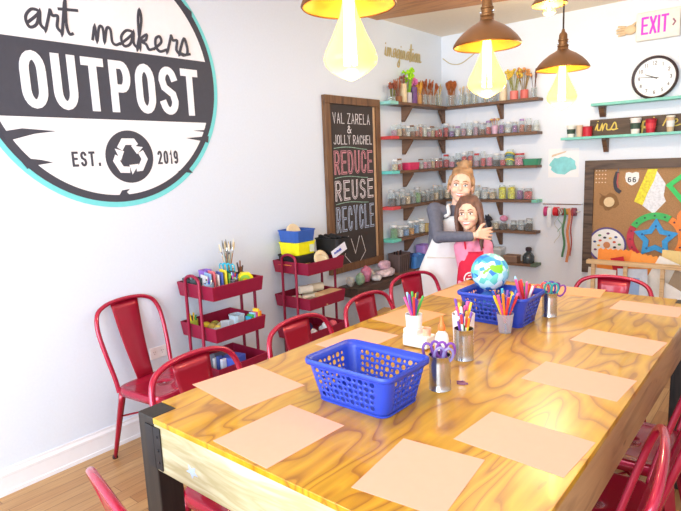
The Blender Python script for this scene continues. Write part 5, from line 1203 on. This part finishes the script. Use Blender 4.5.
# printed circle on the apron bib
pc = K_['wa']+FD*.088-RH*.05+ZZ*.0; mb = MB(); fr = (pc, (RH+FD*.45).normalized(), ZZ, (FD-RH*.45).normalized())
mb.ribbon(circ(.044, 28), .009, .003, fr, closed=True); mb.prism([(-.03, .004), (.03, .004), (.03, -.012), (-.03, -.012)], .003, fr); mb.ribbon([(-.02, -.024), (.02, -.024)], .006, .003, fr); mb.ribbon([(-.018, .02), (0, .026), (.018, .02)], .006, .003, fr)
mb.build('printed_circle', mat((246, 232, 236), .7), ag, smooth=False)
def longhair(mb):
    qq = random.Random(6)
    for k in range(46):
        s = 1 if k % 2 else -1; t = qq.random(); L = qq.uniform(.20, .27) if s > 0 else qq.uniform(.15, .20)
        y0 = .035-.10*t; x0 = s*(.070+.010*qq.random())*(1 if t < .6 else .85)
        P = spl([(x0*.5, y0*.6, .125), (x0*.98, y0, .06), (x0*1.12, y0-.01, -.02), (x0*(1.14 if s > 0 else 1.0), y0-.015+.02*qq.random(), -.09), (x0*(1.0 if s > 0 else .85)+s*.008*qq.random(), y0-.0, .02-L)], 4)
        mb.tube(P, [.0115]*(len(P)-4)+[.010, .009, .007, .004], 6)
hair_cap(HG, hairg, girl, longhair)
# ------------------------------------------------------------------ things on the table
bluep = mat((40, 70, 190), .35, var=.03)
def make_basket():
    t = empty('plastic_basket'); W, D, H = .325, .230, .138
    def outline(u, k):   # u in 0..1 round the rounded rectangle, k = taper 0 (bottom) .. 1 (top)
        w, d, r = W/2*(.82+.18*k), D/2*(.80+.20*k), .030
        segs = [(2*(w-r), 'a'), (PI*r/2, 'c'), (2*(d-r), 'a'), (PI*r/2, 'c'), (2*(w-r), 'a'), (PI*r/2, 'c'), (2*(d-r), 'a'), (PI*r/2, 'c')]
        tot = sum(s for s, _ in segs); q = (u % 1)*tot
        st = [(-(w-r), -d), (w-r, -d+r), (w, -(d-r)), (w-r, d-r), (w-r, d), (-(w-r), d-r), (-w, d-r), (-(w-r), -(d-r))]
        for i, (L, ty) in enumerate(segs):
            if q <= L or i == 7:
                if i == 0: return (-(w-r)+q, -d)
                if i == 1: a = -PI/2+q/r; return (w-r+r*math.cos(a), -(d-r)+r*math.sin(a))
                if i == 2: return (w, -(d-r)+q)
                if i == 3: a = q/r; return (w-r+r*math.cos(a), d-r+r*math.sin(a))
                if i == 4: return (w-r-q, d)
                if i == 5: a = PI/2+q/r; return (-(w-r)+r*math.cos(a), d-r+r*math.sin(a))
                if i == 6: return (-w, d-r-q)
                a = PI+q/r; return (-(w-r)+r*math.cos(a), -(d-r)+r*math.sin(a))
            q -= L
    NU, NV = 46, 5; v0, v1 = .10, .84
    mb = MB()
    def P(u, v): x, y = outline(u, v); return Vector((x, y, .004+v*(H-.004)))
    per = 2*(W+D-.12)+2*PI*.03; la = (W-.06)/per; lb = (D-.06)/per; lc = (PI*.03/2)/per
    def solid(u):
        u = u % 1; e = .009
        for a in (0, la+lc, la+lc+lb+lc, 2*la+3*lc+lb): pass
        edges = [(la, la+lc), (la+lc+lb, la+2*lc+lb), (2*la+2*lc+lb, 2*la+3*lc+lb), (2*la+3*lc+2*lb, 1.0)]
        return any(a-e < u < b+e for a, b in edges)
    for j in range(NV):
        for i in range(NU):
            ua, ub = i/NU, (i+1)/NU; va, vb = v0+(v1-v0)*j/NV, v0+(v1-v0)*(j+1)/NV
            cu, cv = (ua+ub)/2, (va+vb)/2
            sq = [(ua, va), (cu, va), (ub, va), (ub, cv), (ub, vb), (cu, vb), (ua, vb), (ua, cv)]
            n0 = len(mb.v)
            for p in sq: mb.v.append(P(*p))
            if solid(cu): mb.face(range(n0, n0+8)); continue
            k = .44 if (i+j) % 2 == 0 else .28
            for q_ in range(8):
                a = -3*PI/4+q_*PI/4; mb.v.append(P(cu+(ub-ua)*k*math.cos(a), cv+(vb-va)*k*math.sin(a)))
            for q_ in range(8): l = (q_+1) % 8; mb.face((n0+q_, n0+l, n0+8+l, n0+8+q_))
    for va, vb in ((0, v0), (v1, 1.0)):
        for i in range(NU*2):
            n0 = len(mb.v); mb.v += [P(i/NU/2, va), P((i+1)/NU/2, va), P((i+1)/NU/2, vb), P(i/NU/2, vb)]; mb.face(range(n0, n0+4))
    mb.build('side_wall', bluep, t, solid=.0028)
    ol = [outline(i/64, 0) for i in range(64)]
    MB().prism(ol, .003, ((0, 0, .003), (1, 0, 0), (0, 1, 0), (0, 0, 1))).build('base', bluep, t, smooth=False)
    rim = [(*outline(i/96, 1.0), H) for i in range(96)]
    mb = MB(); n0 = 0; m = len(rim)
    ring = [[Vector((x*k, y*k2, z)) for x, y, z_ in rim] for k, k2, z in ((1.0, 1.0, H), (1.035, 1.05, H+.001), (1.045, 1.065, H-.004), (1.04, 1.058, H-.014))]
    for r_ in ring: mb.v += r_
    for i in range(3):
        for q_ in range(m): l = (q_+1) % m; mb.face((i*m+q_, i*m+l, (i+1)*m+l, (i+1)*m+q_))
    mb.build('rim', bluep, t, solid=.003)
    mb = MB(); mb.tube([(*outline(i/64, 0.03), .003) for i in range(64)], .003, 6, closed=True); mb.build('foot_ring', bluep, t)
    return t
b1 = make_basket(); b1.location = (2.255, -4.515, TZ); b1.rotation_euler = (0, 0, R(-1)); tag(b1, 'empty blue perforated plastic basket in the middle of the near table half', 'basket', 'blue perforated baskets on the table')
b2 = copy_tree(b1); b2.location = (2.237, -3.455, TZ); b2.rotation_euler = (0, 0, R(-1)); tag(b2, 'blue perforated basket on the far half of the table holding a patchwork ball', 'basket', 'blue perforated baskets on the table')
# in the far basket
def pouch(x, y, z, r, col, lab, name='fabric_pouch'):
    return tag(MB().ell((0, 0, r[2]), r, 14, 9).build(name, mat(col, .85, bump=.5, scale=40, var=.2), loc=(x, y, z)), lab, 'pouch')
pouch(2.165, -3.43, TZ+.008, (.055, .060, .057), (60, 110, 190), 'blue cloth pouch under the patchwork ball in the far basket')
bp = Vector((2.163, -3.41, 1.200))
ball = MB().ell((0, 0, 0), (.088, .088, .088), 28, 20).build('patchwork_ball', mat((110, 190, 232), .6), loc=bp)
m = bpy.data.materials.new('patchwork'); m.use_nodes = True; nt = m.node_tree; tc = nt.nodes.new('ShaderNodeTexCoord'); vo = nt.nodes.new('ShaderNodeTexVoronoi'); vo.inputs['Scale'].default_value = 36
nt.links.new(tc.outputs['Object'], vo.inputs['Vector']); rp = nt.nodes.new('ShaderNodeValToRGB'); rp.color_ramp.interpolation = 'CONSTANT'
cs = [(60, 150, 220), (150, 216, 236), (240, 246, 250), (90, 190, 220), (50, 120, 200), (200, 236, 240), (110, 206, 190)]
rp.color_ramp.elements[0].color = (*lin(cs[0]), 1); rp.color_ramp.elements[1].position = .86; rp.color_ramp.elements[1].color = (*lin(cs[-1]), 1)
for k, c_ in enumerate(cs[1:-1]): e = rp.color_ramp.elements.new(.15+.14*k); e.color = (*lin(c_), 1)
sp_ = nt.nodes.new('ShaderNodeSeparateColor'); nt.links.new(vo.outputs['Color'], sp_.inputs[0]); nt.links.new(sp_.outputs[0], rp.inputs['Fac'])
no = nt.nodes.new('ShaderNodeTexNoise'); no.inputs['Scale'].default_value = 11; nt.links.new(tc.outputs['Object'], no.inputs['Vector'])
r2 = nt.nodes.new('ShaderNodeValToRGB'); r2.color_ramp.interpolation = 'CONSTANT'; r2.color_ramp.elements[0].color = (0, 0, 0, 1); r2.color_ramp.elements[1].position = .60; r2.color_ramp.elements[1].color = (1, 1, 1, 1); nt.links.new(no.outputs['Fac'], r2.inputs['Fac'])
mx = nt.nodes.new('ShaderNodeMix'); mx.data_type = 'RGBA'; mx.inputs['B'].default_value = (*lin((130, 210, 50)), 1); nt.links.new(r2.outputs[0], mx.inputs['Factor']); nt.links.new(rp.outputs[0], mx.inputs['A'])
nt.links.new(mx.outputs['Result'], nt.nodes['Principled BSDF'].inputs['Base Color']); ball.data.materials[0] = m
tag(ball, 'round patchwork ball in blues, white and lime green lying in the far basket', 'ball')
cyl_cup('pencil_cup', 2.335, -3.41, TZ+.008, .045, .10, mat((60, 50, 110), .5), 'dark violet cup of short markers inside the right end of the far basket')
cupful(2.335, -3.41, TZ+.011, .045, .10, 14, .175, 'the violet cup in the far basket', [0, 7, 1, 9, 3, 4, 2, 10, 0, 7], .006, 31)
pouch(2.262, -3.50, TZ+.008, (.05, .04, .03), (90, 60, 150), 'purple cloth pouch at the front right inside the far basket')
# cans
def can(x, y, r, h, label, mt=None):
    t = tag(empty('tin_can', (x, y, TZ)), label, 'can', 'steel cans on the table'); pr = [(.001, 0.0), (r, 0), (r+.001, .002), (r, .004)]
    n = 15
    for i in range(n): pr.append((r-(.0012 if i % 2 else 0), .018+(h-.036)*i/(n-1)))
    pr += [(r, h-.004), (r+.001, h-.002), (r+.001, h), (r-.0015, h), (r-.002, .004), (.001, .004)]
    MB().lathe(pr, seg=28).build('can_body', steel, t); return t
can(2.405, -4.315, .036, .118, 'steel can with purple scissors beside the near blue basket')
for k, (d, lab) in enumerate([((-.35, .1, 1), 'purple handled scissors leaning left in the nearest steel can'), ((.12, .1, 1), 'violet handled scissors in the middle of the nearest steel can'), ((.3, -.2, 1), 'grey violet scissors leaning right in the nearest steel can')]):
    scissors((2.405+[.008, 0, -.012][k], -4.315-.006+.008*k, TZ+.012), d, (1, .64, 0), .150, [(110, 60, 160), (130, 70, 170), (140, 130, 190)][k], lab)
can(2.340, -4.02, .036, .12, 'steel can of coloured pencils in the middle of the table')
cupful(2.340, -4.02, TZ, .034, .12, 12, .175, 'the middle steel can', [9, 3, 2, 7, 11, 0, 9, 6, 10], .0042, 41, kind='pencil')
can(2.405, -3.285, .034, .115, 'steel can of scissors to the right of the far blue basket')
for k, (d, c_, lab) in enumerate([((-.4, 0, 1), (230, 90, 80), 'coral handled scissors in the far steel can'), ((-.12, .1, 1), (90, 70, 170), 'indigo handled scissors in the far steel can'), ((.12, -.1, 1), (40, 160, 160), 'teal handled scissors in the far steel can'), ((.4, .1, 1), (120, 60, 150), 'purple handled scissors leaning right in the far steel can')]):
    scissors((2.405-.010*(k-1.5), -3.285-.012+.008*k, TZ+.012), d, (.9, .4, 0), .155, c_, lab)
# white pen caddy
t = tag(empty('pen_caddy', (2.12, -3.985, TZ)), 'white stepped pen caddy on the table with pens and an orange pad', 'caddy'); wm = mat((246, 244, 242), .45)
MB().box((.0, .0, .028), (.115, .07, .050)).build('tray', wm, t, smooth=False, bevel=.006)
MB().box((-.022, .0, .0635), (.066, .066, .027)).build('upper_step', wm, t, smooth=False, bevel=.006)
cyl_cup('white_cup', 2.098, -3.985, TZ+.0775, .032, .055, wm, 'white round cup on the upper step of the caddy', r2=.034)
cupful(2.098, -3.985, TZ+.0775, .032, .055, 11, .13, 'the white cup on the caddy', [6, 3, 8, 2, 3, 10, 11, 7, 6, 0], .0052, 51)
cyl_cup('small_cup', 2.158, -3.985, TZ+.0515, .017, .03, mat((248, 190, 160), .5), 'small peach cup on the lower step of the caddy')
# glue bottle
t = tag(empty('glue_bottle', (2.283, -4.085, TZ)), 'white glue bottle with an orange twist cap between the caddy and cans', 'glue bottle')
MB().lathe([(.001, 0), (.024, 0), (.026, .004), (.026, .085), (.022, .105), (.012, .118), (.012, .124), (.001, .124)], seg=24).build('body', mat((248, 248, 250), .35), t)
MB().lathe([(.026, .03), (.0265, .031), (.0265, .075), (.026, .076)], seg=24).build('label_band', mat((232, 238, 246), .5), t)
MB().lathe([(.013, .120), (.014, .122), (.013, .138), (.007, .150), (.0045, .176), (.001, .178)], seg=16).build('cap', mat((244, 130, 60), .4), t)
# clear cups
cyl_cup('clear_cup', 2.335, -3.63, TZ, .026, .085, glass((236, 236, 244), .75), 'clear plastic cup of long markers in front of the far basket', r2=.036)
for k in range(14):
    a = 2*PI*k/14; c_ = [0, 7, 5, 2, 6, 4, 8, 0, 5, 2, 7, 1, 0, 5][k]; 
    b = Vector((2.335-.014*math.cos(a), -3.63-.014*math.sin(a), TZ+.006)); tp = Vector((2.335+.052*math.cos(a), -3.63+.052*math.sin(a), TZ+.165+.008*(k % 3)))
    pen(b, tp, .0052, HUES[c_], f'{CN[c_]} marker standing in the clear cup before the far basket', '', 'marker', 'marker', tip=HUES[c_], group='markers in the clear cup before the far basket')
cyl_cup('white_tub', 2.262, -3.872, TZ, .040, .13, mat((244, 240, 248), .5), 'tall white cup of pink and yellow pens behind the middle can', r2=.045)
cupful(2.262, -3.872, TZ, .040, .13, 14, .175, 'the tall white cup', [7, 2, 9, 7, 8, 2, 3, 6, 2], .006, 61)
o = MB().ribbon([(p.x, p.y) for p in spl([(-.02, 0, 0), (0, .012, 0), (.012, -.006, 0), (-.006, -.012, 0), (.02, .004, 0)], 5)], .006, .004, ((0, 0, 0), (1, 0, 0), (0, 1, 0), (0, 0, 1))).build('purple_reflection', mat((130, 80, 120), .6), loc=(2.444, -4.236, TZ), smooth=False); tag(o, 'small purple reflection shaped as a strip on the table right of the nearest can', 'reflection')  # purple strip stands in for a reflection in the glossy tabletop
# ------------------------------------------------------------------ pendant lamps
brass = mat((128, 88, 50), .42, .65, var=.06); brin = mat((214, 160, 76), .45, .4, var=.03); cordm = mat((70, 52, 40), .6)
bulbg = glass((255, 240, 180), .74, .05, emit=(255, 200, 70), es=1.2, name='amber_glass_halo')  # glass emits a little, standing in for the halo round the filament
fil = mat((255, 226, 140), .5, emit=26, var=0)
def make_lamp():
    t = empty('pendant_lamp')
    pr = [(.158, -.007), (.163, -.002), (.160, .006), (.143, .030), (.116, .058), (.082, .084), (.048, .102), (.032, .114), (.029, .135)]
    mb = MB(); n = 40
    for r, z in pr:
        for k in range(n): a = 2*PI*k/n; mb.v.append(Vector((r*math.cos(a), r*math.sin(a), z)))
    for i in range(len(pr)-1):
        for k in range(n): l = (k+1) % n; mb.face((i*n+k, i*n+l, (i+1)*n+l, (i+1)*n+k))
    s = mb.build('shade', brass, t, solid=.003)
    pri = [(r-.004, z-.001) for r, z in pr[1:-2]]; mb = MB()
    for r, z in pri:
        for k in range(n): a = 2*PI*k/n; mb.v.append(Vector((r*math.cos(a), r*math.sin(a), z)))
    for i in range(len(pri)-1):
        for k in range(n): l = (k+1) % n; mb.face((i*n+k, (i+1)*n+k, (i+1)*n+l, i*n+l))
    mb.build('shade_lining', brin, s)
    MB().lathe([(.030, .130), (.034, .134), (.034, .142), (.027, .146), (.027, .165), (.031, .169), (.031, .176), (.026, .180), (.025, .205), (.020, .215), (.012, .222), (.008, .240), (.001, .242)], seg=20).build('socket_cap', brass, t)
    for sx in (-1, 1): MB().ell((sx*.032, 0, .156), (.008, .006, .006), 8, 6).build('thumb_screw', steel, t)
    return t
def bulb_into(t):
    b = MB().lathe([(.014, .055), (.018, .04), (.022, .01), (.034, -.04), (.060, -.100), (.086, -.150), (.094, -.178), (.088, -.200), (.064, -.222), (.032, -.240), (.010, -.250), (.001, -.252)], seg=28).build('glass_bulb', bulbg, t)
    MB().lathe([(.001, .10), (.017, .10), (.017, .055), (.001, .055)], seg=16).build('bulb_base', mat((200, 170, 90), .3, .8), b)
    f = MB()
    for k in range(6):
        a = k*PI/3; a2 = a+.5
        f.tube([(.016*math.cos(a), .016*math.sin(a), .03), (.020*math.cos(a2), .020*math.sin(a2), -.20)], .0045, 6)
    f.build('filament', fil, b)
LP = [((2.30, -4.60, 2.160), 'brass pendant lamp nearest the viewer, cut by the top of the photo'), ((2.30, -3.743, 2.166), 'brass pendant lamp in the middle of the row over the table'),
      ((2.30, -2.87, 2.166), 'brass pendant lamp hanging on a thin cord before the blank back wall'), ((1.70, -1.38, 2.86), 'small far brass pendant lamp close to the ceiling')]
l0 = make_lamp(); bulb_into(l0)
def deep(o): return [o]+[y for k in KIDS(o) for y in deep(k)]
for q_ in deep(l0)[1:]: q_.data.transform(Matrix.Scale(.79, 4)) if q_.data.get('sc') is None else None; q_.data['sc'] = 1
for i, (p, lab) in enumerate(LP):
    o = l0 if i == 0 else copy_tree(l0); o.location = p; tag(o, lab, 'pendant lamp', 'brass pendant lamps')
    L = 3.078-p[2]
    if L > .20: MB().tube([(0, 0, .188), (0, 0, L)], .0045, 6).build('cord', cordm, o)
    l = bpy.data.lights.new('bulb_light', 'POINT'); l.energy = 5 if i < 2 else (12 if i == 2 else 26); l.color = (1, .80, .50); l.shadow_soft_size = .05
    q_ = bpy.data.objects.new('bulb_light', l); C.objects.link(q_); q_.location = (p[0], p[1], p[2]-(.26 if i < 3 else .13))
    if i == 3:
        for k_ in KIDS(o):
            if k_.name.startswith('glass_bulb'): k_.scale = (.62, .62, .42)
# ------------------------------------------------------------------ light and view
def area(name, loc, tgt, sx, sy, e, col):
    l = bpy.data.lights.new(name, 'AREA'); l.shape = 'RECTANGLE'; l.size = sx; l.size_y = sy; l.energy = e; l.color = col
    o = bpy.data.objects.new(name, l); C.objects.link(o); o.location = loc
    o.rotation_euler = (Vector(tgt)-Vector(loc)).to_track_quat('-Z', 'Y').to_euler(); return o
area('shop_window_light', (2.2, -8.2, 1.9), (1.6, 0, 1.2), 4.0, 2.6, 245, (.78, .90, 1))
area('overhead_fill', (2.3, -3.6, 3.02), (2.3, -3.6, 0), 2.6, 4.5, 30, (.85, .94, 1))  # broad unseen area fill pointing down, no fixture modelled
w = bpy.data.worlds.new('world'); bpy.context.scene.world = w; w.use_nodes = True
w.node_tree.nodes['Background'].inputs[0].default_value = (.8, .9, 1, 1); w.node_tree.nodes['Background'].inputs[1].default_value = 1.6
vs = bpy.context.scene.view_settings; vs.view_transform = 'Standard'; vs.look = 'None'; vs.exposure = .24; vs.gamma = 1; vs.use_curve_mapping = False
